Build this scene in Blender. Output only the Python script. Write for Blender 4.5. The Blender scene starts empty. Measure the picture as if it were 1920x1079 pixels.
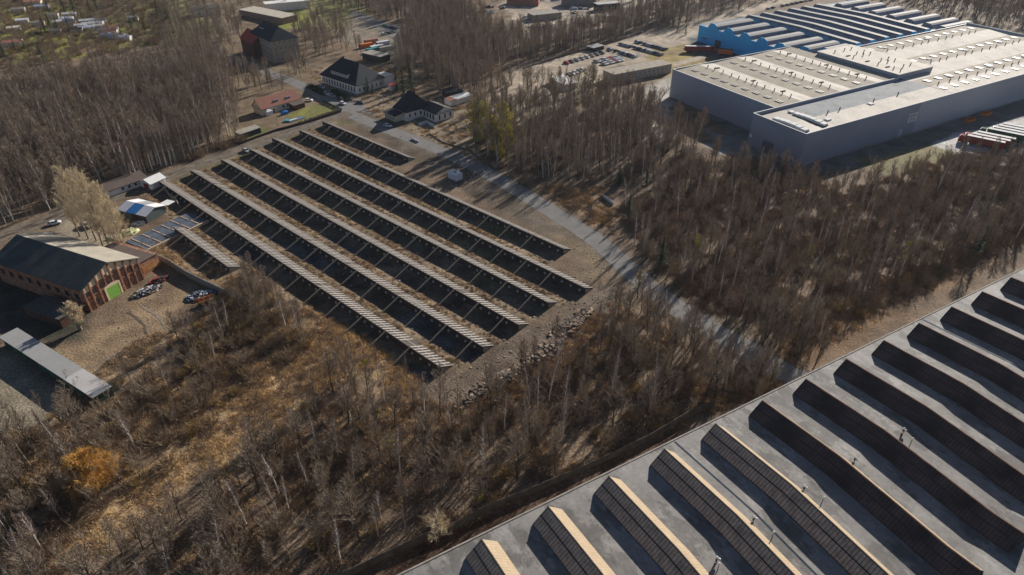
import bpy, math, random
import numpy as np
from mathutils import Vector, Matrix
R = math.radians
SC = bpy.context.scene

# ---------------------------------------------------------------- camera
CAM_H, CAM_F, CAM_P = 120.0, 1280.0, R(34)
cam = bpy.data.cameras.new("camera")
cam.sensor_fit = 'HORIZONTAL'; cam.sensor_width = 36.0
cam.lens = 36.0 * CAM_F / 1920.0
cam.clip_start = 1.0; cam.clip_end = 6000.0
camo = bpy.data.objects.new("camera", cam)
camo.location = (0, 0, CAM_H); camo.rotation_euler = (R(90) - CAM_P, 0, 0)
SC.collection.objects.link(camo); SC.camera = camo

# ---------------------------------------------------------------- light
SUN_AZ, SUN_EL = 55.0, 23.5            # azimuth counted from +X towards +Y
w = bpy.data.worlds.new("World"); SC.world = w; w.use_nodes = True
nt = w.node_tree; bg = nt.nodes["Background"]
sky = nt.nodes.new("ShaderNodeTexSky"); sky.sky_type = 'NISHITA'; sky.sun_disc = False
sky.sun_elevation = R(SUN_EL); sky.sun_rotation = R(90 - SUN_AZ); sky.altitude = 200
sky.air_density = 0.8; sky.dust_density = 0.3; sky.ozone_density = 2.0
nt.links.new(sky.outputs[0], bg.inputs[0]); bg.inputs[1].default_value = 0.05
sl = bpy.data.lights.new("sun", 'SUN'); sl.energy = 5.0; sl.angle = R(0.5); sl.color = (1.0, 0.93, 0.84)
so = bpy.data.objects.new("sun", sl); SC.collection.objects.link(so)
sd = Vector((math.cos(R(SUN_AZ)) * math.cos(R(SUN_EL)), math.sin(R(SUN_AZ)) * math.cos(R(SUN_EL)), math.sin(R(SUN_EL))))
so.rotation_euler = sd.to_track_quat('Z', 'Y').to_euler(); so.location = (0, 0, 300)
SC.view_settings.view_transform = 'Standard'; SC.view_settings.look = 'None'
SC.view_settings.exposure = 0.35; SC.view_settings.gamma = 1.0; SC.view_settings.use_curve_mapping = False
try:
    SC.cycles.max_bounces = 5; SC.cycles.diffuse_bounces = 2; SC.cycles.glossy_bounces = 2
    SC.cycles.transparent_max_bounces = 4; SC.cycles.volume_bounces = 0
except Exception: pass

# ---------------------------------------------------------------- helpers
CT, ST = math.cos(CAM_P), math.sin(CAM_P)
def G(x, y, z=0.0):
    """photo pixel -> world point on the horizontal plane at height z (used as a survey of the site)"""
    u = (x - 960) / CAM_F; v = -(y - 539.5) / CAM_F
    t = (z - CAM_H) / (-ST + v * CT)
    return (u * t, (CT + v * ST) * t)
def GL(pts, z=0.0): return [G(x, y, z) for x, y in pts]
def az_of(a, b): return math.atan2(b[1] - a[1], b[0] - a[0])
def link(o): SC.collection.objects.link(o); return o

class MB:
    def __init__(s): s.v = []; s.f = []; s.m = []
    def face(s, pts, mi=0):
        n = len(s.v); s.v += [tuple(p) for p in pts]; s.f.append(tuple(range(n, n + len(pts)))); s.m.append(mi)
    def add(s, vs, fs, mi=0):
        n = len(s.v); s.v += [tuple(p) for p in vs]
        for f in fs: s.f.append(tuple(i + n for i in f)); s.m.append(mi)
    def box(s, x0, x1, y0, y1, z0, z1, mi=0):
        s.add([(x0,y0,z0),(x1,y0,z0),(x1,y1,z0),(x0,y1,z0),(x0,y0,z1),(x1,y0,z1),(x1,y1,z1),(x0,y1,z1)],
              [(3,2,1,0),(4,5,6,7),(0,1,5,4),(1,2,6,5),(2,3,7,6),(3,0,4,7)], mi)
    def obox(s, c, az, lx, ly, z0, z1, mi=0):
        ca, sa = math.cos(az), math.sin(az); p = []
        for z in (z0, z1):
            for x, y in ((-lx/2,-ly/2),(lx/2,-ly/2),(lx/2,ly/2),(-lx/2,ly/2)):
                p.append((c[0] + x*ca - y*sa, c[1] + x*sa + y*ca, z))
        s.add(p, [(3,2,1,0),(4,5,6,7),(0,1,5,4),(1,2,6,5),(2,3,7,6),(3,0,4,7)], mi)
    def prism(s, poly, z0, z1, mi=0):
        n = len(poly); vs = [(x,y,z0) for x,y in poly] + [(x,y,z1) for x,y in poly]
        fs = [tuple(range(n-1,-1,-1)), tuple(range(n,2*n))] + [(i,(i+1)%n,n+(i+1)%n,n+i) for i in range(n)]
        s.add(vs, fs, mi)
    def tube(s, pts, rads, k=6, mi=0, cap=True):
        rings = []; n0 = len(s.v)
        for i, p in enumerate(pts):
            a = Vector(pts[max(0,i-1)]); b = Vector(pts[min(len(pts)-1,i+1)]); d = (b-a)
            d = d.normalized() if d.length > 1e-6 else Vector((0,0,1))
            u = d.cross(Vector((0.13,0.31,0.94))); u = u.normalized() if u.length > 1e-3 else Vector((1,0,0)); v = d.cross(u)
            P = Vector(p)
            for j in range(k):
                t = 2*math.pi*j/k; s.v.append(tuple(P + (u*math.cos(t) + v*math.sin(t))*rads[i]))
        for i in range(len(pts)-1):
            for j in range(k):
                s.f.append((n0+i*k+j, n0+i*k+(j+1)%k, n0+(i+1)*k+(j+1)%k, n0+(i+1)*k+j)); s.m.append(mi)
        if cap:
            s.f.append(tuple(n0+(len(pts)-1)*k+j for j in range(k))); s.m.append(mi)
    def dome(s, c, rx, ry, rz, rng=None, n=8, m=4, mi=0, lo=0.0, jit=0.0):
        n0 = len(s.v)
        for i in range(m+1):
            ph = lo + (math.pi/2-lo)*i/m
            for j in range(n):
                t = 2*math.pi*j/n; q = 1 + (rng.uniform(-jit,jit) if rng else 0)
                s.v.append((c[0]+rx*math.cos(ph)*math.cos(t)*q, c[1]+ry*math.cos(ph)*math.sin(t)*q, c[2]+rz*math.sin(ph)*q))
        for i in range(m):
            for j in range(n):
                s.f.append((n0+i*n+j, n0+i*n+(j+1)%n, n0+(i+1)*n+(j+1)%n, n0+(i+1)*n+j)); s.m.append(mi)
        s.f.append(tuple(n0+m*n+j for j in range(n))); s.m.append(mi)
    def mesh(s, name, mats):
        me = bpy.data.meshes.new(name); me.from_pydata(s.v, [], s.f)
        for m_ in (mats if isinstance(mats, (list, tuple)) else [mats]): me.materials.append(m_)
        if any(s.m): me.polygons.foreach_set('material_index', s.m)
        me.update(); return me
    def build(s, name, mats, parent=None):
        o = link(bpy.data.objects.new(name, s.mesh(name, mats)))
        if parent: o.parent = parent
        return o

def tag(o, label=None, cat=None, group=None, kind=None):
    if label: o['label'] = label
    if cat: o['category'] = cat
    if group: o['group'] = group
    if kind: o['kind'] = kind
    return o
def thing(name, label, cat, loc, az=0.0, group=None):
    o = link(bpy.data.objects.new(name, None)); o.empty_display_size = 0.5
    o.location = (loc[0], loc[1], loc[2] if len(loc) > 2 else 0.0); o.rotation_euler = (0,0,az)
    return tag(o, label, cat, group)
def copy_tree(o, parent=None):
    c = o.copy(); SC.collection.objects.link(c)
    if parent: c.parent = parent
    for ch in list(o.children): copy_tree(ch, c)
    return c

# ---------------------------------------------------------------- materials
def mat(name, col, rough=0.85, var=0.25, scale=0.6, col2=None, fine=0.15, fscale=6.0, spec=0.25, metal=0.0, bump=0.0, stretch=None, attr=None, coords='Object'):
    m = bpy.data.materials.new(name); m.use_nodes = True; t = m.node_tree; N = t.nodes; Lk = t.links
    b = N['Principled BSDF']; b.inputs['Roughness'].default_value = rough; b.inputs['Metallic'].default_value = metal
    b.inputs['Specular IOR Level'].default_value = spec
    tc = N.new('ShaderNodeTexCoord'); vec = tc.outputs[coords]
    if stretch:
        mp = N.new('ShaderNodeMapping'); mp.inputs['Scale'].default_value = stretch; Lk.new(vec, mp.inputs[0]); vec = mp.outputs[0]
    n1 = N.new('ShaderNodeTexNoise'); n1.inputs['Scale'].default_value = scale; n1.inputs['Detail'].default_value = 6; n1.inputs['Roughness'].default_value = 0.65
    n2 = N.new('ShaderNodeTexNoise'); n2.inputs['Scale'].default_value = fscale; n2.inputs['Detail'].default_value = 4
    Lk.new(vec, n1.inputs['Vector']); Lk.new(vec, n2.inputs['Vector'])
    rp = N.new('ShaderNodeMapRange'); rp.inputs[1].default_value = 0.35; rp.inputs[2].default_value = 0.65; Lk.new(n1.outputs[0], rp.inputs[0])
    mx = N.new('ShaderNodeMix'); mx.data_type = 'RGBA'; Lk.new(rp.outputs[0], mx.inputs['Factor'])
    if attr:
        at = N.new('ShaderNodeAttribute'); at.attribute_name = attr
        s1 = N.new('ShaderNodeVectorMath'); s1.operation = 'SCALE'; s1.inputs['Scale'].default_value = 1 - var; Lk.new(at.outputs['Color'], s1.inputs[0])
        s2 = N.new('ShaderNodeVectorMath'); s2.operation = 'SCALE'; s2.inputs['Scale'].default_value = 1 + var; Lk.new(at.outputs['Color'], s2.inputs[0])
        Lk.new(s1.outputs[0], mx.inputs['A']); Lk.new(s2.outputs[0], mx.inputs['B'])
    else:
        c2 = col2 or tuple(min(1, c*(1+var)) for c in col); c1 = col if col2 else tuple(c*(1-var) for c in col)
        mx.inputs['A'].default_value = (*c1, 1); mx.inputs['B'].default_value = (*c2, 1)
    r2 = N.new('ShaderNodeMapRange'); r2.inputs[1].default_value = 0.3; r2.inputs[2].default_value = 0.7
    r2.inputs[3].default_value = 1 - fine; r2.inputs[4].default_value = 1 + fine; Lk.new(n2.outputs[0], r2.inputs[0])
    sc = N.new('ShaderNodeVectorMath'); sc.operation = 'SCALE'; Lk.new(mx.outputs['Result'], sc.inputs[0]); Lk.new(r2.outputs[0], sc.inputs['Scale'])
    Lk.new(sc.outputs[0], b.inputs['Base Color'])
    if bump:
        bp = N.new('ShaderNodeBump'); bp.inputs['Strength'].default_value = bump; bp.inputs['Distance'].default_value = 0.4
        Lk.new(n2.outputs[0], bp.inputs['Height']); Lk.new(bp.outputs[0], b.inputs['Normal'])
    return m
def stripes(m, axis, period, dark, width=0.12):
    """multiply the base colour by thin seams every `period` metres along an object axis"""
    t = m.node_tree; N = t.nodes; Lk = t.links; b = N['Principled BSDF']
    src = b.inputs['Base Color'].links[0].from_socket
    tc = N.new('ShaderNodeTexCoord'); sp = N.new('ShaderNodeSeparateXYZ'); Lk.new(tc.outputs['Object'], sp.inputs[0])
    d = N.new('ShaderNodeMath'); d.operation = 'DIVIDE'; d.inputs[1].default_value = period; Lk.new(sp.outputs[axis], d.inputs[0])
    fr = N.new('ShaderNodeMath'); fr.operation = 'FRACT'; Lk.new(d.outputs[0], fr.inputs[0])
    lt = N.new('ShaderNodeMath'); lt.operation = 'LESS_THAN'; lt.inputs[1].default_value = width; Lk.new(fr.outputs[0], lt.inputs[0])
    mr = N.new('ShaderNodeMapRange'); mr.inputs[3].default_value = 1; mr.inputs[4].default_value = dark; Lk.new(lt.outputs[0], mr.inputs[0])
    sc = N.new('ShaderNodeVectorMath'); sc.operation = 'SCALE'; Lk.new(src, sc.inputs[0]); Lk.new(mr.outputs[0], sc.inputs['Scale'])
    Lk.new(sc.outputs[0], b.inputs['Base Color']); return m
def stains(m, dark, scale, thr, width=0.02, stretch=(1,1,1), seed=0.0):
    t = m.node_tree; N = t.nodes; Lk = t.links; b = N['Principled BSDF']; src = b.inputs['Base Color'].links[0].from_socket
    tc = N.new('ShaderNodeTexCoord'); mp = N.new('ShaderNodeMapping'); mp.inputs['Scale'].default_value = stretch; mp.inputs['Location'].default_value = (seed,seed*2,0); Lk.new(tc.outputs['Object'], mp.inputs[0])
    n = N.new('ShaderNodeTexNoise'); n.inputs['Scale'].default_value = scale; n.inputs['Detail'].default_value = 8; n.inputs['Roughness'].default_value = 0.7; Lk.new(mp.outputs[0], n.inputs['Vector'])
    mr = N.new('ShaderNodeMapRange'); mr.inputs[1].default_value = thr-width; mr.inputs[2].default_value = thr+width; mr.inputs[3].default_value = dark; mr.inputs[4].default_value = 1.0; Lk.new(n.outputs[0], mr.inputs[0])
    sc = N.new('ShaderNodeVectorMath'); sc.operation = 'SCALE'; Lk.new(src, sc.inputs[0]); Lk.new(mr.outputs[0], sc.inputs['Scale']); Lk.new(sc.outputs[0], b.inputs['Base Color']); return m
M = {}
M['ground'] = mat('ground_soil', (0,0,0), var=0.33, scale=0.12, fine=0.40, fscale=1.6, attr='albedo', bump=0.5, spec=0.1)
M['asphalt'] = mat('worn_asphalt', (0.225,0.215,0.205), var=0.10, scale=0.25, fine=0.12, fscale=3, spec=0.05, rough=0.95)
M['dirt'] = mat('dirt_track', (0.19,0.155,0.12), var=0.25, scale=0.35, fine=0.2, fscale=2.5, spec=0.15)
M['conc'] = mat('concrete', (0.34,0.31,0.27), var=0.22, scale=0.8)
M['concd'] = mat('dark_concrete', (0.13,0.115,0.10), var=0.35, scale=0.4)
M['rib'] = mat('canopy_rib', (0.40,0.37,0.335), var=0.15, scale=2)
M['slab'] = mat('canopy_panel', (0.085,0.068,0.058), var=0.3, scale=0.5)
M['black'] = mat('dark_wall', (0.06,0.05,0.042), var=0.3)
M['vent'] = mat('vent_cap', (0.42,0.42,0.42), var=0.2)
M['beam'] = mat('tie_beam', (0.42,0.34,0.25), var=0.25)
M['roofgrey'] = mat('hall_roof_felt', (0.255,0.243,0.228), var=0.22, scale=0.16, fine=0.10, fscale=1.2, rough=0.75, spec=0.3)
stains(M['roofgrey'], 0.66, 0.16, 0.47, 0.012, (1,.5,1)); stains(M['roofgrey'], 1.22, 0.30, 0.44, 0.02, (1,.4,1), 7.0); stains(M['roofgrey'], 0.8, 1.1, 0.37, 0.02, (1,.25,1), 3.0)
stains(M['asphalt'], 1.15, 0.10, 0.42, 0.06, seed=3.0); stains(M['dirt'], 0.7, 0.15, 0.45, 0.08)
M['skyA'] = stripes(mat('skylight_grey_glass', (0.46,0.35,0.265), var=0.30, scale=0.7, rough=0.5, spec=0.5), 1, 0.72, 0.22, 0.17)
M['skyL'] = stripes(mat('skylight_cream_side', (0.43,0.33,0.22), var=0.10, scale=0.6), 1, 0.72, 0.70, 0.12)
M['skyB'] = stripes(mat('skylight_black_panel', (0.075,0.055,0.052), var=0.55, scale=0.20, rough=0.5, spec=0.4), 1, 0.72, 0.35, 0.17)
M['frame'] = mat('skylight_frame', (0.05,0.045,0.045), var=0.2)
M['rust'] = mat('ridge_flashing', (0.20,0.11,0.07), var=0.5, scale=0.15)
M['white'] = mat('white_paint', (0.78,0.77,0.75), var=0.05)
M['whwall'] = stripes(mat('grey_cladding', (0.30,0.34,0.43), var=0.06, scale=0.05, fine=0.04, spec=0.4, rough=0.5), 0, 6.0, 0.85, 0.025)
M['whwall2'] = mat('light_grey_cladding', (0.46,0.49,0.55), var=0.03, scale=0.05, fine=0.02, spec=0.4, rough=0.5)
M['wroof'] = mat('warehouse_membrane', (0.42,0.37,0.30), var=0.14, scale=0.10, fine=0.05, fscale=0.8, rough=0.85, spec=0.15)
M['wroof2'] = stains(mat('sunlit_membrane', (0.66,0.60,0.52), var=0.12, scale=0.10, fine=0.08, fscale=0.8, rough=0.8, spec=0.2), 0.8, 0.12, 0.43, 0.02, (1,.5,1))  # sun and glare on the brighter roof slopes are put into this colour
M['rlight'] = mat('rooflight_sheet', (0.56,0.50,0.42), var=0.05, rough=0.5, spec=0.5)
M['wroofd'] = mat('dark_membrane', (0.25,0.215,0.18), var=0.10, scale=0.15, rough=0.6)
M['wroofg'] = stains(mat('blue_grey_membrane', (0.34,0.35,0.36), var=0.12, scale=0.12, rough=0.85, spec=0.15), 0.8, 0.2, 0.44, 0.02)
M['blue'] = stripes(mat('blue_cladding', (0.01,0.50,1.0), var=0.06, scale=0.1, spec=0.4, rough=0.5), 1, 8.0, 0.8, 0.02)
M['mono'] = mat('monitor_roof', (0.19,0.19,0.19), var=0.2, scale=0.3, rough=0.7, spec=0.3)
M['monb'] = mat('monitor_side', (0.17,0.21,0.29), var=0.25, scale=0.3, rough=0.4, spec=0.5)
M['glass'] = mat('window_glass', (0.03,0.035,0.045), var=0.2, rough=0.15, spec=0.6)
M['dark'] = mat('dark_metal', (0.05,0.05,0.055), var=0.2)
M['brick'] = mat('red_brick', (0.19,0.085,0.055), col2=(0.52,0.27,0.165), scale=0.9, fine=0.35, fscale=5)
M['brickd'] = mat('dark_brick', (0.12,0.06,0.045), var=0.3, scale=0.8)
M['plaster'] = mat('cream_plaster', (0.82,0.66,0.44), var=0.12, scale=0.7)
M['corr'] = stripes(mat('corrugated_roof_green_grey_shade', (0.055,0.065,0.075), col2=(0.095,0.105,0.09), scale=0.25, rough=0.7), 0, 1.1, 0.75, 0.14)  # green grey sheeting, darkened for the slope turned from the sun
M['corrl'] = stripes(mat('corrugated_roof_sunlit', (0.40,0.36,0.29), var=0.12, scale=0.3, rough=0.7), 0, 1.1, 0.85, 0.14)  # same roofing, sunlight put into a paler colour
M['green'] = mat('green_door_paint', (0.25,0.52,0.09), var=0.12, scale=1.5)
M['shedroof'] = mat('grey_shed_roof', (0.34,0.34,0.33), var=0.06, scale=0.2, rough=0.6)
M['shedroof2'] = mat('light_shed_roof', (0.50,0.48,0.46), var=0.06, scale=0.2, rough=0.6)
M['shedg'] = mat('green_shed_wall', (0.05,0.09,0.07), var=0.3)
M['terra'] = mat('terracotta_tiles', (0.36,0.165,0.12), var=0.12, scale=0.8)
M['cream'] = mat('cream_wall', (0.72,0.64,0.50), var=0.08)
M['slate'] = mat('black_slate', (0.018,0.026,0.040), var=0.25, scale=0.8, rough=0.75)
M['slate2'] = mat('weathered_slate', (0.10,0.09,0.08), var=0.3, scale=1.0)
M['wallw'] = mat('white_wall', (0.82,0.79,0.74), var=0.10, scale=0.6)
M['brownr'] = mat('brown_felt_roof', (0.13,0.10,0.085), var=0.12, scale=0.5)
M['bluep'] = mat('blue_sheet', (0.03,0.18,0.50), var=0.08)
M['lav'] = mat('pale_sheet', (0.62,0.64,0.72), var=0.06)
M['tarp'] = mat('blue_grey_slab', (0.10,0.12,0.15), var=0.35, scale=0.35, rough=0.5, spec=0.5)
M['divider'] = mat('pale_divider', (0.62,0.46,0.32), var=0.2)
M['redp'] = mat('red_paint', (0.28,0.035,0.035), var=0.1)
M['orangep'] = mat('orange_paint', (0.62,0.16,0.04), var=0.2, scale=1.5)
M['greenp'] = mat('dark_green_paint', (0.03,0.12,0.07), var=0.2)
M['tealp'] = mat('teal_paint', (0.05,0.30,0.32), var=0.1)
M['tyre'] = mat('tyre_rubber', (0.02,0.02,0.02), var=0.1)
M['grass'] = mat('lawn', (0.17,0.17,0.05), var=0.3, scale=0.5, fine=0.3)
M['barkw'] = mat('birch_bark', (0.62,0.57,0.50), col2=(0.82,0.77,0.70), scale=1.2, fine=0.35, fscale=5)
M['barkd'] = mat('dark_bark', (0.10,0.082,0.065), var=0.35, scale=1.5)
M['barkp'] = mat('pale_bark', (0.30,0.25,0.18), var=0.3, scale=1.2)
M['twigr'] = mat('reddish_twigs', (0.255,0.185,0.15), var=0.3, scale=0.6)
M['twigg'] = mat('grey_brown_twigs', (0.36,0.285,0.215), var=0.3, scale=0.5)
M['twigp'] = mat('pale_tan_twigs', (0.68,0.56,0.38), var=0.25, scale=0.5)
M['twigo'] = mat('orange_willow_twigs', (0.66,0.37,0.10), var=0.2, scale=0.7)
M['twigy'] = mat('dry_golden_stems', (0.36,0.25,0.11), var=0.35, scale=0.6)
M['twigs'] = mat('brown_shrub_stems', (0.28,0.20,0.135), var=0.35, scale=0.6)
M['mistle'] = mat('mistletoe_leaves', (0.38,0.34,0.03), var=0.3, scale=2)
M['needle'] = mat('conifer_needles', (0.025,0.055,0.022), var=0.4, scale=0.9)
M['ivy'] = mat('ivy_leaves', (0.10,0.105,0.02), var=0.4, scale=0.9)
CARC = {'white': (0.75,0.75,0.75), 'silver': (0.42,0.43,0.45), 'grey': (0.18,0.19,0.20), 'black': (0.03,0.03,0.035),
        'dark blue': (0.03,0.06,0.14), 'red': (0.42,0.03,0.03), 'blue': (0.05,0.16,0.40), 'beige': (0.42,0.36,0.27), 'green': (0.05,0.30,0.12)}
for k_, c_ in CARC.items(): M['car_' + k_] = mat('car_paint_' + k_.replace(' ', '_'), c_, rough=0.3, spec=0.5, var=0.02)

# ---------------------------------------------------------------- ground with the sunken bays
RAZ = R(-42.8); RU = (math.cos(RAZ), math.sin(RAZ)); RV = (-math.cos(R(47.2)), -math.sin(R(47.2)))
def UV(x, y): return x*RU[0]+y*RU[1], x*RV[0]+y*RV[1]
def XY(u, v): return u*RU[0]+v*RV[0], u*RU[1]+v*RV[1]
# rows: back edge v, start u, end u
ROWS = [(-175.6,-283.5,-219.8), (-161.5,-281.5,-121.8), (-147.7,-282.5,-101.9), (-134.0,-278.6,-105.2),
        (-119.9,-277.0,-104.4), (-105.9,-276.0,-104.8), (-92.3,-275.9,-107.0), (-79.0,-233.0,-194.0)]
CW, CH, DEP = 4.6, 2.3, 0.35
vb = []
for i, (b, s, e) in enumerate(ROWS):
    vb += [b+CW-0.35, b+CW-0.30, b+CW+1.5, b+CW+3, b+CW+4.5, b+CW+6.0, b+CW+6.8, b+CW+7.6, b+CW+8.6]
ub = []
for b, s, e in ROWS: ub += [s+2.0, s+2.05, e-0.6, e-0.55]
def fill(br, lo, hi, st):
    a = np.concatenate([np.array(br), np.arange(lo, hi, st)]); a = np.unique(np.round(a, 3))
    keep = [a[0]]
    brs = set(np.round(br, 3))
    for q in a[1:]:
        if q in brs or q - keep[-1] > st*0.45: keep.append(q)
    return np.array(keep)
us = np.concatenate([np.arange(-2500,-620,120.), fill(ub, -620, 200, 1.3), np.arange(202, 2500, 120.)])
vs_ = np.concatenate([np.arange(-2500,-660,120.), fill(vb, -660, 60, 1.3), np.arange(62, 2500, 120.)])
UU, VV = np.meshgrid(us, vs_, indexing='ij'); nu, nv = UU.shape
GX = UU*RU[0] + VV*RV[0]; GY = UU*RU[1] + VV*RV[1]
rs = np.random.RandomState(3)
def vnoise(x, y, s, seed=0):
    r = np.random.RandomState(seed); t = r.rand(256, 256); xi = x/s; yi = y/s
    x0 = np.floor(xi).astype(int); y0 = np.floor(yi).astype(int); fx = xi-x0; fy = yi-y0
    fx = fx*fx*(3-2*fx); fy = fy*fy*(3-2*fy)
    g = lambda a, b: t[a % 256, b % 256]
    return (g(x0,y0)*(1-fx)+g(x0+1,y0)*fx)*(1-fy) + (g(x0,y0+1)*(1-fx)+g(x0+1,y0+1)*fx)*fy
N1 = vnoise(GX, GY, 9, 1); N2 = vnoise(GX, GY, 3.5, 2); N3 = vnoise(GX, GY, 28, 3)
def sdist(X, Y, poly):
    """signed distance, negative inside"""
    d = np.full(X.shape, 1e9); inside = np.zeros(X.shape, bool); n = len(poly)
    for i in range(n):
        ax, ay = poly[i]; bx, by = poly[(i+1) % n]; ex, ey = bx-ax, by-ay
        t = np.clip(((X-ax)*ex+(Y-ay)*ey)/(ex*ex+ey*ey+1e-9), 0, 1)
        d = np.minimum(d, (X-ax-t*ex)**2+(Y-ay-t*ey)**2)
        c = ((ay > Y) != (by > Y)) & (X < (bx-ax)*(Y-ay)/((by-ay) if abs(by-ay) > 1e-9 else 1e-9)+ax)
        inside ^= c
    d = np.sqrt(d); return np.where(inside, -d, d)
ALB = np.empty(GX.shape+(3,)); ALB[:] = (0.19, 0.138, 0.095)
ALB *= (0.75+0.5*N3)[..., None]
def paint(px, col, soft=2.5, wob=5.0, z=0.0, col2=None):
    d = sdist(GX, GY, GL(px, z)) + (N1-0.5)*wob + (N2-0.5)*wob*0.5
    k = np.clip(0.5-d/soft, 0, 1)[..., None]
    c = np.array(col)*np.ones(GX.shape+(1,))
    if col2 is not None:
        q = np.clip((N1*0.6+N2*0.4-0.35)*3, 0, 1)[..., None]; c = c*(1-q)+np.array(col2)*q
    ALB[:] = ALB*(1-k)+c*k
GOLD = (0.46,0.32,0.17); GOLD2 = (0.33,0.225,0.125); SAND = (0.46,0.38,0.29); LAWN = (0.22,0.22,0.06); MOSS = (0.13,0.115,0.06)
paint([(440,-60),(640,120),(560,260),(440,260),(420,140),(300,60)], (0.2,0.15,0.10), 6, 10)
paint([(-60,-40),(330,-40),(420,60),(260,90),(130,90),(-60,130)], (0.13,0.105,0.06), 4, 8, col2=(0.19,0.17,0.07))
paint([(0,30),(160,15),(170,80),(20,100)], (0.30,0.30,0.07), 4, 14, col2=(0.16,0.12,0.07))
paint([(20,95),(110,80),(130,110),(40,125)], (0.30,0.28,0.07), 4, 12, col2=(0.20,0.15,0.08))
paint([(130,85),(230,70),(280,85),(150,105)], (0.28,0.26,0.08), 4, 14, col2=(0.24,0.17,0.09))
paint([(180,40),(225,35),(240,70),(200,85)], LAWN, 4, 10, col2=(0.2,0.14,0.08))
paint([(480,20),(560,10),(600,40),(520,60)], (0.24,0.25,0.07), 4, 8)
paint([(560,10),(640,-20),(700,30),(640,60)], (0.2,0.19,0.08), 4, 8)
paint([(870,-60),(1330,-60),(1290,10),(1180,45),(1010,70),(960,30)], SAND, 5, 12, col2=(0.30,0.26,0.22))
paint([(660,20),(780,60),(800,95),(690,110),(640,80)], (0.26,0.22,0.17), 5, 8)
paint([(590,130),(780,120),(800,210),(700,220),(640,190)], (0.24,0.185,0.13), 5, 6)
paint([(905,200),(960,130),(1080,100),(1230,58),(1420,10),(1480,-20),(1500,0),(1330,50),(1300,90),(1230,120),(1190,118),(1130,130),(1120,170),(1040,200),(990,240),(900,240)], SAND, 3, 5, col2=(0.36,0.30,0.23))
paint([(1210,98),(1300,78),(1345,115),(1262,180),(1225,150)], (0.36,0.27,0.10), 3, 6, col2=(0.26,0.2,0.09))
paint([(1262,118),(1330,100),(1330,108),(1262,126)], SAND, 1.5, 1)
paint([(1215,160),(1262,140),(1262,260),(1200,250)], (0.42,0.39,0.34), 3, 4)
paint([(730,205),(910,205),(900,290),(850,300),(780,250)], (0.30,0.235,0.16), 4, 6, col2=(0.22,0.17,0.12))
paint([(640,225),(720,235),(870,310),(1010,400),(1150,490),(1110,545),(1060,470),(780,300)], (0.12,0.093,0.067), 3, 5, col2=(0.175,0.145,0.115))
paint([(1000,420),(1090,455),(1150,500),(1120,540),(1060,470)], (0.22,0.165,0.105), 4, 6)
paint([(1010,350),(1130,350),(1160,400),(1150,440),(1090,420)], (0.24,0.165,0.10), 4, 6)
paint([(300,330),(640,220),(660,232),(320,352)], MOSS, 3, 4, col2=(0.23,0.175,0.11))
paint([(740,735),(860,690),(1050,575),(1120,540),(1180,520),(1200,560),(1060,640),(900,745),(790,770)], (0.17,0.132,0.10), 4, 5, col2=(0.13,0.098,0.072))
paint([(560,560),(640,600),(800,700),(770,740),(640,700),(560,640)], GOLD, 5, 6, col2=(0.25,0.175,0.10))
paint([(560,640),(640,690),(560,760),(430,860),(300,960),(150,1060),(60,1079),(160,960),(330,860),(430,760)], GOLD, 5, 9, col2=GOLD2)
paint([(190,620),(275,552),(330,520),(430,548),(440,590),(350,660),(280,720),(200,710),(110,660)], (0.30,0.215,0.135), 4, 6, col2=(0.20,0.14,0.09))
paint([(-60,640),(10,660),(150,755),(80,800),(-60,820)], (0.26,0.22,0.16), 3, 3)
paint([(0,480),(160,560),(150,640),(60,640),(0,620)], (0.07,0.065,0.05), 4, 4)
paint([(90,400),(225,395),(250,470),(150,470)], (0.30,0.25,0.18), 4, 5)
paint([(260,470),(350,410),(400,470),(430,545),(340,510)], (0.25,0.175,0.10), 4, 6)
paint([(1290,800),(1400,735),(1500,690),(1920,455),(1920,395),(1600,560),(1480,640)], (0.20,0.125,0.07), 6, 8, col2=(0.14,0.09,0.06))
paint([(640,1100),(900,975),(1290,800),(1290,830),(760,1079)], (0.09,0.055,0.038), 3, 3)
paint([(1320,210),(1420,300),(1500,330),(1700,300),(1950,215),(1950,160),(1500,260)], (0.15,0.15,0.15), 3, 3)
paint([(1500,322),(1700,268),(1950,215),(1950,330),(1780,330),(1760,272)], (0.16,0.155,0.15), 3, 3)
paint([(1735,278),(1790,250),(1950,215),(1950,262),(1800,290)], (0.55,0.53,0.50), 2, 3)
paint([(1600,300),(1740,272),(1800,285),(1760,305),(1660,330)], (0.20,0.17,0.08), 4, 6)
paint([(1320,270),(1390,275),(1400,300),(1350,290)], (0.30,0.29,0.28), 3, 3)
paint([(1290,70),(1470,80),(1460,130),(1300,105)], (0.09,0.10,0.11), 3, 3)
paint([(540,215),(590,197),(640,208),(560,232)], LAWN, 2, 2, col2=(0.27,0.23,0.08))
paint([(430,250),(480,232),(500,245),(460,262)], (0.17,0.18,0.06), 2, 3)
Z = (N1-0.5)*0.5 + (N3-0.5)*0.8
flat = sdist(GX, GY, [XY(-310,-200), XY(-80,-200), XY(-80,-50), XY(-260,-50)])
Z *= np.clip((flat-2)/12, 0, 1)
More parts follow.
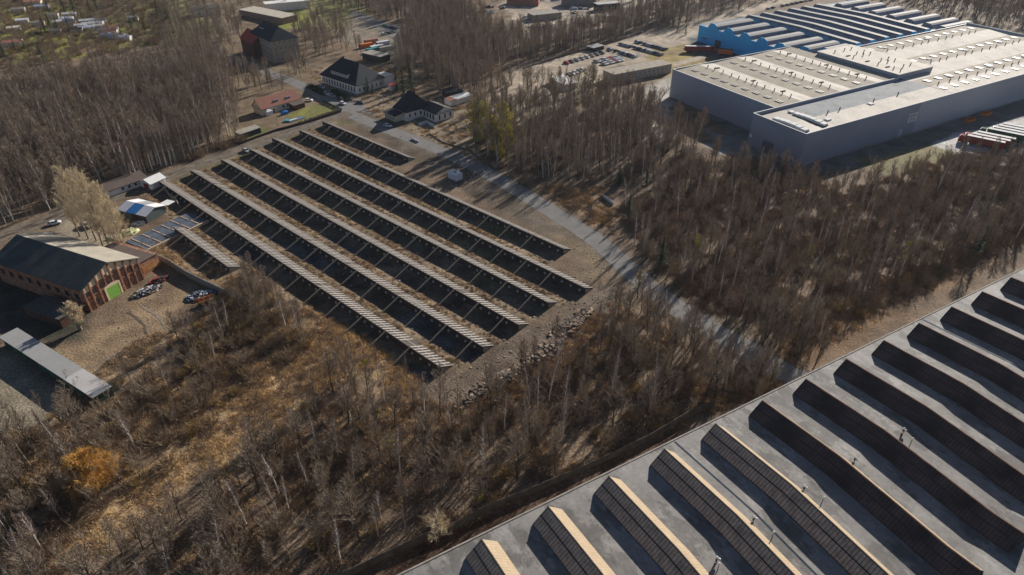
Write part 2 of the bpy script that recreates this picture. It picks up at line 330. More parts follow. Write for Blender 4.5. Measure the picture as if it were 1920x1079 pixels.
for px_ in ([(100,660),(190,600),(275,552),(330,515),(430,548),(450,590),(350,660),(280,720),(200,720)], [(430,270),(470,175),(560,120),(800,140),(880,200),(900,290),(800,300),(640,240)], [(1290,220),(1950,120),(1950,340),(1500,350),(1320,300)],
            [(640,15),(790,55),(790,110),(660,110)], [(900,240),(900,190),(1240,50),(1480,-20),(1480,130),(1262,190),(1000,250)], [(-60,640),(30,610),(230,735),(120,800),(-60,800)], [(80,400),(330,340),(420,420),(440,560),(250,480)]):
    Z *= np.clip((sdist(GX, GY, GL(px_))-1)/10, 0, 1)
ROADS = {
 'road': ([(395,95),(500,135),(585,170),(645,208),(715,238),(790,268),(870,303),(950,345),(1020,388),(1090,432),(1135,465),(1190,515),(1250,565),(1330,615),(1400,655),(1480,703),(1560,735)], 7.8, 'asphalt'),
 'dirt_track': ([(655,212),(600,228),(540,250),(480,272),(390,302),(310,333),(230,362),(130,398),(0,445),(-120,490)], 8.5, 'dirt'),
}
for nm, (pl, wd, mt) in ROADS.items():
    pts = GL(pl); dd = np.full(GX.shape, 1e9)
    for a, b in zip(pts[:-1], pts[1:]):
        ex, ey = b[0]-a[0], b[1]-a[1]; t = np.clip(((GX-a[0])*ex+(GY-a[1])*ey)/(ex*ex+ey*ey), 0, 1)
        dd = np.minimum(dd, np.hypot(GX-a[0]-t*ex, GY-a[1]-t*ey))
    Z *= np.clip((dd-wd*0.5-1)/10, 0, 1)
    k = (np.clip(1-(dd-wd*0.5+(N2-0.5)*3)/2.5, 0, 1)*0.7)[..., None]; ALB[:] = ALB*(1-k)+np.array((0.17,0.14,0.105))*k
near = np.clip((np.hypot(GX, GY)-0)/1, 0, 1)
Z = np.where(GY > 700, 0, Z)
for i, (b, s, e) in enumerate(ROWS):
    c = VV - (b+CW)
    m = (UU > s+2.02) & (UU < e-0.58) & (c > -0.33) & (c < 8.55)
    wob = (vnoise(UU, VV*0, 7, 20+i)-0.5)*0.9
    prof = np.where(c+wob < 6.1, -DEP, -DEP + DEP*np.clip((c+wob-6.1)/2.0, 0, 1))
    Z = np.where(m, prof, Z)
    fl = (m & (c+wob < 6.1))[..., None]  # floor colour darkened out to the edge of the canopy shadow
    q_ = np.clip((N3*.5+N1*.5-.55)*8, 0, 1)[..., None]; q2_ = np.clip((N1-.6)*4, 0, 1)[..., None]*(1-q_)
    ALB[:] = np.where(fl, (np.array((0.15,0.118,0.085))*(1-q_)+np.array((0.10,0.096,0.095))*q_)*(0.6+0.8*N2)[..., None]*(1-q2_)+np.array((0.15,0.135,0.07))*q2_, ALB)
    bk = ((UU > s-1) & (UU < e+1) & (c+wob >= 6.1) & (c < 14.2-CW))[..., None]
    tn = (0.75+0.6*N2)[..., None]
    ALB[:] = np.where(bk, np.array((0.205,0.155,0.105))*tn, ALB)
co = np.stack([GX, GY, Z], -1).reshape(-1, 3)
idx = np.arange(nu*nv).reshape(nu, nv)
quads = np.stack([idx[:-1,:-1], idx[1:,:-1], idx[1:,1:], idx[:-1,1:]], -1).reshape(-1, 4)[:, ::-1]
me = bpy.data.meshes.new('ground'); me.vertices.add(len(co)); me.vertices.foreach_set('co', co.ravel())
me.loops.add(quads.size); me.loops.foreach_set('vertex_index', quads.ravel().astype(np.int32))
me.polygons.add(len(quads)); me.polygons.foreach_set('loop_start', np.arange(0, quads.size, 4, dtype=np.int32))
me.polygons.foreach_set('loop_total', np.full(len(quads), 4, dtype=np.int32)); me.update(calc_edges=True); me.validate()
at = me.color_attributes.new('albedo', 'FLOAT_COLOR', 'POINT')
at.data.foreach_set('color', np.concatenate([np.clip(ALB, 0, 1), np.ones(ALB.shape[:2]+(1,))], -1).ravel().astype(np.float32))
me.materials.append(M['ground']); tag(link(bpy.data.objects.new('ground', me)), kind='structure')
UI = lambda u: int(np.clip(np.searchsorted(us, u), 0, nu-1))
def zat(x, y):
    u, v = UV(x, y); return float(Z[UI(u), int(np.clip(np.searchsorted(vs_, v), 0, nv-1))])

def strip(name, px, width, m, z=0.03, seed=1, wfun=None):
    pts = [Vector((*p, 0)) for p in GL(px)]; rng = random.Random(seed); out = []
    for i in range(len(pts)-1):
        n = max(1, int((pts[i+1]-pts[i]).length/2.5))
        for k in range(n):
            t = k/n; p0 = pts[max(0,i-1)]; p1 = pts[i]; p2 = pts[i+1]; p3 = pts[min(len(pts)-1,i+2)]
            out.append(0.5*((2*p1)+(p2-p0)*t+(2*p0-5*p1+4*p2-p3)*t*t+(3*p1-p0-3*p2+p3)*t**3))
    out.append(pts[-1]); b = MB(); L = []; Rr = []
    for i, p in enumerate(out):
        d = (out[min(i+1,len(out)-1)]-out[max(i-1,0)]).normalized(); n = Vector((-d.y, d.x, 0)); w2 = width/2
        L.append(p+n*(w2+rng.uniform(-.25,.25))); Rr.append(p-n*(w2+rng.uniform(-.25,.25)))
    k = len(out); b.add([(p.x,p.y,z) for p in Rr+L], [(i, i+1, k+i+1, k+i) for i in range(k-1)])
    return tag(b.build(name, m), kind='structure'), out
for nm, (pl, wd, mt) in ROADS.items(): strip(nm, pl, wd, M[mt], 0.03 if nm == 'road' else 0.045)
def shift(pl, dx, dy): return [(x+dx, y+dy) for x, y in pl]
RUT = mat('rut_soil_dark', (0.115,0.092,0.072), var=.3, scale=.5); RUT2 = mat('rut_soil_pale', (0.27,0.225,0.18), var=.3, scale=.5)
for k_, (dy_, w_, mm_) in enumerate(((-3.2,.55,RUT),(-1.2,.45,RUT),(1.0,.5,RUT),(3.4,.6,RUT),(-2.2,.7,RUT2),(0,.6,RUT2),(2.3,.7,RUT2))):
    strip('wheel_rut', shift(ROADS['dirt_track'][0], 0, dy_), w_, mm_, 0.07, 40+k_)
for k_, pl_ in enumerate(([(425,560),(380,590),(320,625),(250,650),(170,690)],[(415,575),(350,605),(290,640),(230,665),(160,712)],[(265,575),(300,600),(310,640),(260,680)],[(240,585),(270,612),(270,650),(215,690)],[(440,585),(390,600),(340,640),(280,690)])):
    strip('wheel_rut', pl_, .6, RUT if k_ % 2 else RUT2, 0.05, 50+k_)
def sheet(name, px, m, z=0.02, sub=0):
    b = MB(); b.face([(x,y,z) for x,y in reversed(GL(px))]); o = b.build(name, m)
    if o.data.polygons[0].normal.z < 0: o.data.flip_normals()
    return tag(o, kind='structure')
sheet('car_lot', [(655,25),(668,22),(765,60),(740,75),(700,50)], M['asphalt'], 0.05)
sheet('paved_yard', [(600,165),(665,185),(700,215),(650,205),(625,190)], M['asphalt'], 0.055)
sheet('loading_yard', [(1322,245),(1395,262),(1500,318),(1489,335),(1400,305),(1350,268)], M['asphalt'], 0.05)

# ---------------------------------------------------------------- the sawtooth canopies
def canopy(i, b, s, e, label):
    o = XY(s, b); Ln = e-s
    t = thing('sawtooth_canopy', label, 'roof canopy', (*o, 0), RAZ, 'slatted sawtooth canopies in parallel rows')
    # local: x along the row, y = -v (towards the camera side is negative y)
    sl_ = MB(); sl_.add([(0,0,0.02),(Ln,0,0.02),(Ln,-CW,CH),(0,-CW,CH),(0,0,-0.25),(Ln,0,-0.25),(Ln,-CW,CH-0.28),(0,-CW,CH-0.28)],
                        [(0,1,2,3)[::-1],(4,5,6,7),(0,4,5,1)[::-1],(3,2,6,7)[::-1],(0,3,7,4)[::-1],(1,5,6,2)[::-1]])
    sl_.build('roof_slab', M['slab'], t)
    n = int(Ln/1.5); ang = math.atan2(CH, CW); ux, uz = -math.cos(ang), math.sin(ang); nz = math.cos(ang); ny = math.sin(ang)
    r = MB(); Ls = math.hypot(CW, CH); rng = random.Random(i)
    def bar(x0, x1, d0, d1, h=0.13):
        P_ = []
        for hh in (0.0, h):
            for x, d in ((x0,d0),(x1,d0),(x1,d1),(x0,d1)):
                P_.append((x, ux*d + ny*hh*0 - 0, 0.02+uz*d+hh+0.02))
        r.add(P_, [(0,1,2,3),(7,6,5,4),(0,4,5,1),(1,5,6,2),(2,6,7,3),(3,7,4,0)])
    for k in range(n+1):
        x = k*Ln/n; wv = 0.20+.05*rng.random()
        if 0 < k < n and rng.random() < 0.03: continue
        bar(max(0,x-wv), min(Ln,x+wv), 0.05*rng.random(), Ls-0.02-0.05*rng.random())
    bar(0, Ln, Ls*0.5-0.13, Ls*0.5+0.13, 0.10)
    r.build('roof_ribs', M['rib'], t)
    wl = MB(); wl.box(0.1, Ln-0.1, -CW+0.15, -CW+0.34, -DEP-0.2, CH-0.31)
    wl.build('dark_wall', M['black'], t)
    for xe in (0.05, Ln-0.05):
        ed = MB(); ed.face([(xe,-0.3,-0.2),(xe,-CW+0.36,-0.2),(xe,-CW+0.36,CH-0.45)]); ed.build('end_wall', M['conc'], t)
    vm = MB()                                                # a round vent cap hanging on the wall
    vm.tube([(0,0,0),(0,-0.3,0),(0,-0.42,0)], [0.42,0.42,0.25], 10)
    vme = vm.mesh('vent_cap', M['vent'])
    nb = int(Ln/10.6); x = 2.2; k = 0
    bmm = MB(); ya, za, yb, zb = -CW-6.6, -0.15, -CW+0.12, CH+0.02
    bmm.add([(-.15,ya,za-.45),(.15,ya,za-.45),(.15,yb,zb-.45),(-.15,yb,zb-.45),(-.15,ya,za),(.15,ya,za),(.15,yb,zb),(-.15,yb,zb)],[(3,2,1,0),(4,5,6,7),(0,1,5,4),(1,2,6,5),(2,3,7,6),(3,0,4,7)]); bme = bmm.mesh('tie_beam', M['beam'])
    while x < Ln-1.0:
        if rng.random() > 0.06:
            v_ = link(bpy.data.objects.new('vent_cap', vme)); v_.parent = t; v_.location = (x+rng.uniform(-.1,.1), -CW+0.10, 0.75)
        if k % 3 == 2 and x < Ln-3:
            bo = link(bpy.data.objects.new('tie_beam', bme)); bo.parent = t; bo.location = (x-0.9, 0, 0.12)
        x += 3.53; k += 1
    return t
lab = ['shortest far canopy strip, nearest the road junction and the old black roofed house',
       'second canopy strip from the asphalt road, with grey rubble beside its lower half',
       'third canopy strip from the asphalt road, reaching furthest towards the bend in the road',
       'fourth canopy strip from the asphalt road, its lower end beside rubble heaps',
       'fifth canopy strip from the asphalt road, in the middle of the sunken bays',
       'sixth canopy strip, next to the one nearest the golden grass slope',
       'slatted canopy strip nearest the camera, beside the golden grass slope',
       'short separate canopy strip next to the blue grey slab near the brick hall']
for i, (b, s, e) in enumerate(ROWS): canopy(i, b, s, e, lab[i])

# ---------------------------------------------------------------- near factory hall (bottom right)
WAZ = R(30.3)
O2 = G(745, 1079, 9.0)
hall = thing('factory_hall', 'large flat grey roofed factory hall carrying rows of long skylights, bottom right', 'factory', (*O2, 0), WAZ)
RZ = lambda b: 9.0 + 1.3*(1-abs(b-23.5)/23.5) if b < 47 else 9.0 + 1.3*(1-abs(b-70.5)/23.5)   # b is depth from the eave
bb = [0,0.5,23.5,47,70.5,94]
rf = MB()
for b0, b1 in zip(bb[:-1], bb[1:]):
    if b0 == 0: z0 = z1 = 9.12; z1 = RZ(0.5)
    z0 = RZ(b0) if b0 else RZ(0); z1 = RZ(b1)
    rf.face([(-60,-b1,z1),(260,-b1,z1),(260,-b0,z0),(-60,-b0,z0)])
rf.build('roof', M['roofgrey'], hall)
wl = MB(); wl.box(-60,260,-93.9,-0.05,-1,8.9); wl.build('wall', M['conc'], hall)
cp = MB(); cp.box(-60,260,-0.28,0.05,8.9,9.16); cp.build('eave_kerb', M['conc'], hall)
gt = MB()
for ga in (64.2, 152.4):
    for b0, b1 in ((0.6,23.5),(23.5,47)): gt.face([(ga,-b1,RZ(b1)+0.02),(ga+0.45,-b1,RZ(b1)+0.02),(ga+0.45,-b0,RZ(b0)+0.02),(ga,-b0,RZ(b0)+0.02)])
gt.build('expansion_joint', mat('joint_strip',(0.05,0.07,0.10),spec=0.05,rough=.9), hall)
def skylight(a, lit, b0=3.2, b1=52.6, black=False):
    hw, hh = 3.35, 3.25; o = link(bpy.data.objects.new('skylight', None)); o.parent = hall; o.location = (a, 0, 0)
    segs = [b0] + [q for q in (23.5,47,70.5) if b0 < q < b1] + [b1]
    L_, R_, F_, E_, C_ = MB(), MB(), MB(), MB(), MB()
    for p, q in zip(segs[:-1], segs[1:]):
        zp, zq = RZ(p), RZ(q)
        L_.face([(-hw,-q,zq+.25),(0,-q,zq+hh),(0,-p,zp+hh),(-hw,-p,zp+.25)])
        R_.face([(hw,-p,zp+.25),(0,-p,zp+hh),(0,-q,zq+hh),(hw,-q,zq+.25)])
        for s_ in (-1, 1):
            C_.face([(s_*hw,-p,zp-.05),(s_*hw,-q,zq-.05),(s_*hw,-q,zq+.25),(s_*hw,-p,zp+.25)])
        # ridge cap and middle rail
        F_.add([(-.12,-p,zp+hh+.04),(.12,-p,zp+hh+.04),(.12,-q,zq+hh+.04),(-.12,-q,zq+hh+.04),(-.2,-p,zp+hh-.12),(.2,-p,zp+hh-.12),(.2,-q,zq+hh-.12),(-.2,-q,zq+hh-.12)],
               [(0,3,2,1),(0,4,7,3),(1,2,6,5),(0,1,5,4),(3,7,6,2)])
        m0, m1 = 0.47, 0.53
        if True:
            L_.face([(-hw*m1,-q,zq+.25+(hh-.25)*(1-m1)+.05),(-hw*m0,-q,zq+.25+(hh-.25)*(1-m0)+.05),(-hw*m0,-p,zp+.25+(hh-.25)*(1-m0)+.05),(-hw*m1,-p,zp+.25+(hh-.25)*(1-m1)+.05)], 1)
    for p, d in ((b0,1),(b1,-1)):
        zp = RZ(p); tri = [(-hw,-p,zp-.05),(hw,-p,zp-.05),(0,-p,zp+hh)]
        E_.face(tri if d < 0 else tri[::-1])
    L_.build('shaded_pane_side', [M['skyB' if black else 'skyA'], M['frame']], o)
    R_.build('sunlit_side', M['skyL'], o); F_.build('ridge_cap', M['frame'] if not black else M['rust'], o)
    E_.build('end_wall', M['frame'] if black else M['skyA'], o); C_.build('kerb', M['frame'], o)
    return o
for k in range(-1, 15):
    a = 15.4 + 14.43*k
    skylight(a, True, black=(k >= 5))
    skylight(a, True, 57.0, 90.0, black=(k >= 5))
# roof fans and lightning masts between the skylights
def fan(a, b, h, balls):
    f = link(bpy.data.objects.new('roof_fan' if balls > 1 else 'lightning_mast', None)); f.parent = hall; f.location = (a, -b, RZ(b))
    p = MB(); p.tube([(0,0,0),(0,0,h)], [0.09,0.06] if balls < 2 else [0.22,0.18], 6); p.build('pole', M['dark'], f)
    q = MB(); q.dome((0,0,h), .26,.26,.3, n=8, m=3, lo=-1.2)
    if balls > 1: q.dome((.5,-.2,h-0.7), .3,.3,.34, n=8, m=3, lo=-1.2); q.dome((-.45,-.1,h-0.8), .25,.25,.3, n=8, m=3, lo=-1.2)
    q.build('cap', M['white'], f)
for (x, y) in ((1691,814),(1600,868),(1505,922),(1411,980),(1342,1055)):
    g = G(x, y, 10.3); d = (g[0]-O2[0], g[1]-O2[1]); a = d[0]*math.cos(WAZ)+d[1]*math.sin(WAZ); b = -(-d[0]*math.sin(WAZ)+d[1]*math.cos(WAZ))
    fan(a, b, 1.7, 3)
for (x, y) in ((1706,835),(1540,945),(1447,1010),(1345,1070)):
    g = G(x, y, 10.3); d = (g[0]-O2[0], g[1]-O2[1]); a = d[0]*math.cos(WAZ)+d[1]*math.sin(WAZ); b = -(-d[0]*math.sin(WAZ)+d[1]*math.cos(WAZ))
    fan(a, b, 2.2, 1)

# ---------------------------------------------------------------- grey warehouse (top right)
OW = (121.75, 269.51); WH = 14.7
E1 = (math.cos(WAZ), math.sin(WAZ)); E2 = (-math.sin(WAZ), math.cos(WAZ))
wh = thing('grey_warehouse', 'huge grey clad warehouse with a pale low pitched roof and flat parapets', 'warehouse', (*OW, 0), WAZ)
b = MB()
b.box(0,78,0,0.3,-0.5,WH); b.box(0,0.3,0.3,29,-0.5,WH)                 # wing, near faces
b.box(14,14.3,29,98,-0.5,WH-0.1); b.box(14.3,103,97.7,98,-0.5,WH-0.1)
b.box(0.3,14,28.7,29,-0.5,WH)
b.build('wall', M['whwall'], wh)
b = MB(); b.box(78,248,0,0.3,-0.5,WH); b.box(247.7,248,0.3,80,-0.5,WH); b.box(103,248,79.7,80,-0.5,WH-0.6)
b.build('lighter_wall', M['whwall2'], wh)
b = MB()
def par(x0,x1,y0,y1,z1=WH+0.14): b.box(x0,x1,y0,y1,z1-0.16+0.02,z1)
par(-.1,248.1,-.1,.45); par(-.1,.45,.45,28.6); par(-.1,103,28.6,29.1); par(13.9,14.4,29.1,98.1, WH+0.05); par(14.4,103,97.6,98.1, WH+0.05); par(247.6,248.1,.45,80)
b.build('parapet_coping', M['white'], wh)
# inner parapet face of the wing
b = MB(); b.box(0.3,103,28.55,28.68,WH-1.4,WH-0.03); b.build('parapet_inner_face', M['whwall'], wh)
wz = WH-1.3
def slope(mb, x0,x1,y0,y1,z00,z10,z11,z01, mi=0): mb.face([(x0,y0,z00),(x1,y0,z10),(x1,y1,z11),(x0,y1,z01)], mi)
r = MB()                                                                # wing roof: ridge at y=13.4
mats_r = [M['wroof'], M['wroof2'], M['wroofd'], M['wroofg']]
slope(r,.3,18,.3,13.4,wz,wz,wz+.5,wz+.5,2); slope(r,.3,18,13.4,28.6,wz+.5,wz+.5,wz,wz,2)
slope(r,18,106,.3,13.4,wz,wz,wz+.5,wz+.5,1); slope(r,18,106,13.4,28.6,wz+.5,wz+.5,wz,wz,3)
slope(r,106,247.7,.3,13.4,wz,wz,wz+.6,wz+.6,1); slope(r,106,247.7,13.4,24.5,wz+.6,wz+.6,wz,wz,0)
slope(r,106,247.7,24.5,38.2,wz,wz,wz+.6,wz+.6,1); slope(r,106,247.7,38.2,51.2,wz+.6,wz+.6,wz,wz,0)
slope(r,106,247.7,51.2,64.5,wz,wz,wz+.6,wz+.6,1); slope(r,106,247.7,64.5,80,wz+.6,wz+.6,wz,wz,0)
r.build('roof', mats_r, wh)
r = MB(); xs = [14.3,32,41.7,59.4,69.1,86.8,94.5,103]; bz = WH-0.7
for k in range(len(xs)-1):
    hi0 = bz+0.55 if k % 2 else bz; hi1 = bz if k % 2 else bz+0.55
    slope(r,xs[k],xs[k+1],29.2,97.7,hi0,hi1,hi1,hi0,1 if k % 2 else 0)  # slopes tilted to the sun get the brighter colour
r.build('north_block_roof', mats_r, wh)
r = MB(); r.box(102.5,131,28.9,79,WH-0.9,WH+1.5); r.build('raised_roof_block', M['whwall'], wh)
r = MB(); r.box(102.3,131.2,28.7,79.2,WH+1.51,WH+1.62); r.build('raised_roof_deck', M['wroof2'], wh)
# roof vents and rooflights: each a small part
vm = MB(); vm.tube([(0,0,0),(0,0,1.0),(0.3,0,1.3)], [0.25,0.25,0.35], 6); vme = vm.mesh('roof_vent', M['dark'])
hm = MB(); hm.box(-1.4,1.4,-0.5,0.5,0.0,0.35); hme = hm.mesh('smoke_hatch', M['dark'])
wm = MB(); wm.box(-1.3,1.3,-1.1,1.1,0.0,0.55); wme = wm.mesh('white_hatch', M['white'])
lm = MB(); lm.box(-0.45,0.45,-1.8,1.8,0.0,0.12); lme = lm.mesh('rooflight', M['wroof2'])
lm2 = MB(); lm2.box(-1.8,1.8,-0.45,0.45,0.0,0.12); lme2 = lm2.mesh('rooflight', M['white'])
def put(me_, x, y, z): o = link(bpy.data.objects.new(me_.name.split('.')[0], me_)); o.parent = wh; o.location = (x, y, z)
for x in (32, 59.4, 86.8):
    for y in (36,41,46,52,57,59.5,64,69,74,80,86,91): put(vme, x, y, bz+0.5)
    for y in (44,63,88): put(hme, x+4, y, bz+0.33)
for y, x0 in ((13.4,112),(38.2,135),(64.5,135)):
    for k in range(int((240-x0)/8)): put(vme, x0+k*8+(1.5 if k % 3 else 0), y, wz+0.5)
for x, y in ((24,8.5),(58,12),(130,18),(165,18),(200,18),(150,43),(185,43),(220,43),(150,70),(190,70),(18,23)): put(wme, x, y, wz+0.28)
for x, y in ((38,13.4),(62,13.4),(80,13.4),(30,13.4)): put(vme, x, y, wz+0.5)
for x in (112,120,126):
    for y in (32,36,45,49,60,64,72): 
        if (x+y) % 3 < 2: put(vme, x-4, y, WH+1.6)
for y in (40,52,64): put(hme, 109, y, WH+1.62)
RLN = [0]; RLS = MB()
def rlight(x0, x1, y0, y1, z0, z1):
    RLN[0] += 1
    if RLN[0] > 98: RLS.box(x0,x1,y0,y1,z0,z1); return
    q = MB(); q.box(x0,x1,y0,y1,z0,z1); q.build('rooflight', M['rlight'], wh)
for x0 in (22, 50, 77):
    for y in range(33, 96, 7):
        for q in (0, 1.5): rlight(x0+q, x0+q+0.6, y, y+3.6, bz, bz+0.60)
for y0 in (18, 43.5, 70, 7):
    for x in range(112 if y0 != 7 else 108, 244, 9):
        for q in (0, 1.6): rlight(x+q, x+q+0.6, y0, y0+3.6, wz, wz+0.66)
tag(RLS.build('far_rooflights', M['rlight'], wh), kind='stuff')
for (x, y0, y1) in ((5.0,3.6,21.2),(17.4,4,20.9)):                      # two curved white barrel lights at the near end
    s_ = link(bpy.data.objects.new('barrel_light', None)); s_.parent = wh; s_.location = (x, 0, wz)
    q = MB()
    for k in range(6):
        ya = y0+(y1-y0)*k/6; yb = y0+(y1-y0)*(k+1)/6-0.15; yc = (y0+y1)/2
        za = 0.9+0.6*(1-((ya+yb)/2-yc)**2/81)
        q.box(-1.3,1.3,ya,yb,0.3,za)
    q.build('cover', M['white'], s_)
    q = MB(); q.box(-1.45,1.45,y0-.2,y1+.2,0.0,0.3); q.build('kerb', M['dark'], s_)
# details of the walls
b = MB(); b.box(-0.12,0.0,14.5,20.5,0,5.2); b.build('loading_door', mat('door_grey',(0.12,0.13,0.15)), wh)
b = MB(); b.box(-0.16,-0.02,27.2,28.4,4,5.4); b.build('notice_board', M['white'], wh)
b = MB(); b.box(10,248,-0.7,-0.0,0,0.35); b.build('plinth', M['conc'], wh)
sg = link(bpy.data.objects.new('wall_sign', None)); sg.parent = wh; sg.location = (74.5, -0.08, 8.2)
b = MB(); b.box(-3.2,3.2,-0.06,0.06,-2.2,2.2); b.build('panel', M['white'], sg)
b = MB()
for k in range(5):                                                       # illegible blue letters of the sign
    x = -2.5+k*1.05; b.box(x,x+.25,-.1,-.062,.2,1.7); b.box(x+.25,x+.7,-.1,-.062,1.4,1.7)
    if k % 2 == 0: b.box(x+.45,x+.7,-.1,-.062,.2,1.4)
    else: b.box(x+.25,x+.7,-.1,-.062,.2,.45)
for k in range(4):
    x = -2.2+k*1.2; b.box(x,x+.25,-.1,-.062,-1.8,-.3); b.box(x+.25,x+.8,-.1,-.062,-.6,-.3); b.box(x+.25,x+.8,-.1,-.062,-1.2,-.95)
b.build('lettering', M['monb'], sg)
b = MB(); b.box(67.5,69.5,-0.1,0,0.6,3.6); b.build('small_sign', M['lav'], wh)

# ---------------------------------------------------------------- blue works hall behind it
bw = thing('blue_hall', 'bright blue clad works hall with a stepped front and many long roof monitors', 'factory', (*OW, 0), WAZ)
BX, BH = 107.0, 10.8
pr = [(176.5,BH-.3)]
for c in (164.0,150.0,136.0,122.0,108.0): pr += [(c+4.6,BH-.3),(c+3.2,BH+2.0),(c+1.6,BH+2.9),(c-1.6,BH+2.9),(c-3.2,BH+2.0),(c-4.6,BH-.3)]
pr += [(98.2,BH-.3)]
b = MB(); vsx = [(BX,y,z) for y,z in pr]+[(BX+.4,y,z) for y,z in pr]; n = len(pr)
for k in range(n-1):
    (ya,za),(yb,zb) = pr[k],pr[k+1]
    b.face([(BX,ya,0),(BX,yb,0),(BX,yb,zb),(BX,ya,za)]); b.face([(BX,ya,za),(BX,yb,zb),(BX+.4,yb,zb),(BX+.4,ya,za)])
b.box(BX+.4,BX+160,176.1,176.5,0,BH-.3)
b.build('blue_wall', M['blue'], bw)
b = MB(); b.box(BX+.4,BX+150,80.3,176.0,BH-1.0,BH-.45); b.build('roof_deck', M['roofgrey'], bw)
def monitor(p0, p1, w=4.4, h=3.0, bend=0.0, endm='blue', name='roof_monitor'):
    o = link(bpy.data.objects.new(name, None)); o.parent = bw
    d = Vector((p1[0]-p0[0], p1[1]-p0[1], 0)); L_ = d.length; o.location = (p0[0], p0[1], BH-.44); o.rotation_euler = (0,0,math.atan2(d.y,d.x))
    prof = [(-w,0),(-w*.72,h*.72),(-w*.38,h),(w*.38,h),(w*.72,h*.72),(w,0)]
    n = 3 if bend else 2; xs_ = [L_*k/(n-1) for k in range(n)]; zz = [0, bend, 0] if bend else [0, 0]
    tp, sd_, en = MB(), MB(), MB()
    for k in range(n-1):
        for j in range(5):
            (y0,z0),(y1,z1) = prof[j],prof[j+1]
            q = [(xs_[k],y0,z0+zz[k]),(xs_[k],y1,z1+zz[k]),(xs_[k+1],y1,z1+zz[k+1]),(xs_[k+1],y0,z0+zz[k+1])][::-1]
            (tp if j in (1,2,3) else sd_).face(q)
    for k, x in ((0,0),(n-1,L_)): 
        q = [(x,y,z+zz[k]) for y,z in prof]; en.face(q if k == 0 else q[::-1])
    tp.build('monitor_top', M['mono'], o); sd_.build('monitor_glazing', M['monb'], o); en.build('monitor_end', M['blue'] if endm == 'blue' else M['monb'], o)
for c in (164,150,136,122,108): monitor((BX+.5, c), (141, c), 4.4, 2.7)
monitor((114,96),(141,96)); monitor((122,88),(141,88), 3.6)
for k in range(6): monitor((148.5+13.6*k, 86), (148.5+13.6*k, 172), 4.6, 3.0, 1.0)
for c in (165,151,137,123,109,96,86): monitor((232, c), (262, c), 4.2, 2.8, endm='glass')
b = MB(); b.box(BX-.15,BX,155,160,0,4.5); b.build('loading_door', M['dark'], bw)
b = MB(); b.box(BX-1.2,BX,168,172,3.2,3.5); b.build('door_canopy', M['dark'], bw)

# ---------------------------------------------------------------- generic small buildings
def fr(p0, p1, z=0.0):
    a = G(*p0, z); c = G(*p1, z); return a, az_of(a, c), math.dist(a, c)
def gable_house(name, label, cat, loc, az, L_, D_, wh_, rh_, wallm, roofm, over=0.4, hip=0.0, chimneys=(), roofm2=None, ridge_along='x', group=None):
    t = thing(name, label, cat, loc, az, group)
    w_ = MB(); w_.box(0,L_,0,D_,-0.3,wh_)
    if not hip:
        w_.face([(0,0,wh_),(0,D_,wh_),(0,D_/2,rh_-.15)][::-1]) if ridge_along == 'x' else w_.face([(0,0,wh_),(L_,0,wh_),(L_/2,0,rh_-.15)])
        w_.face([(L_,0,wh_),(L_,D_,wh_),(L_,D_/2,rh_-.15)]) if ridge_along == 'x' else w_.face([(0,D_,wh_),(L_,D_,wh_),(L_/2,D_,rh_-.15)][::-1])
    w_.build('wall', wallm, t)
    x0, x1, y0, y1 = -over, L_+over, -over, D_+over; e_ = wh_-0.05; th_ = 0.22
    r_ = MB()
    if ridge_along == 'x': A_, B_ = (x0+hip, (y0+y1)/2, rh_), (x1-hip, (y0+y1)/2, rh_)
    else: A_, B_ = ((x0+x1)/2, y0+hip, rh_), ((x0+x1)/2, y1-hip, rh_)
    c0,c1,c2,c3 = (x0,y0,e_),(x1,y0,e_),(x1,y1,e_),(x0,y1,e_)
    if ridge_along == 'x':
        r_.face([c0,c1,B_,A_]); r_.face([c2,c3,A_,B_], 1)
        if hip: r_.face([c1,c2,B_]); r_.face([c3,c0,A_])
    else:
        r_.face([c1,c2,B_,A_], 1); r_.face([c3,c0,A_,B_])
        if hip: r_.face([c0,c1,A_]); r_.face([c2,c3,B_])
    r_.add([(x,y,z-th_) for x,y,z in (c0,c1,c2,c3)]+[c0,c1,c2,c3], [(0,1,5,4),(1,2,6,5),(2,3,7,6),(3,0,4,7),(3,2,1,0)])
    ro = r_.build('roof', [roofm, roofm2 or roofm], t)
    for cx, cy in chimneys:
        c = MB(); c.box(cx-.45,cx+.45,cy-.35,cy+.35,rh_-2.2,rh_+1.0); c.build('chimney', M['brickd'], ro)
    return t
WINM = MB(); WINM.box(-.55,.55,-.04,.0,-.75,.75); WIN_F = WINM.mesh('window', M['white'])
WIN_D = WINM.mesh('window', M['brickd'])
WINP = MB(); WINP.box(-.45,.45,-.07,-.042,-.65,.65); WIN_P = WINP.mesh('pane', M['glass'])
def window(t, x, y, z, az=0.0, sx=1.0, sz=1.0, pane_only=False, frame_mesh=None):
    o = link(bpy.data.objects.new('window', frame_mesh or WIN_F)); o.parent = t; o.location = (x,y,z); o.rotation_euler = (0,0,az); o.scale = (sx,1,sz)
    p = link(bpy.data.objects.new('pane', WIN_P)); p.parent = o; return o
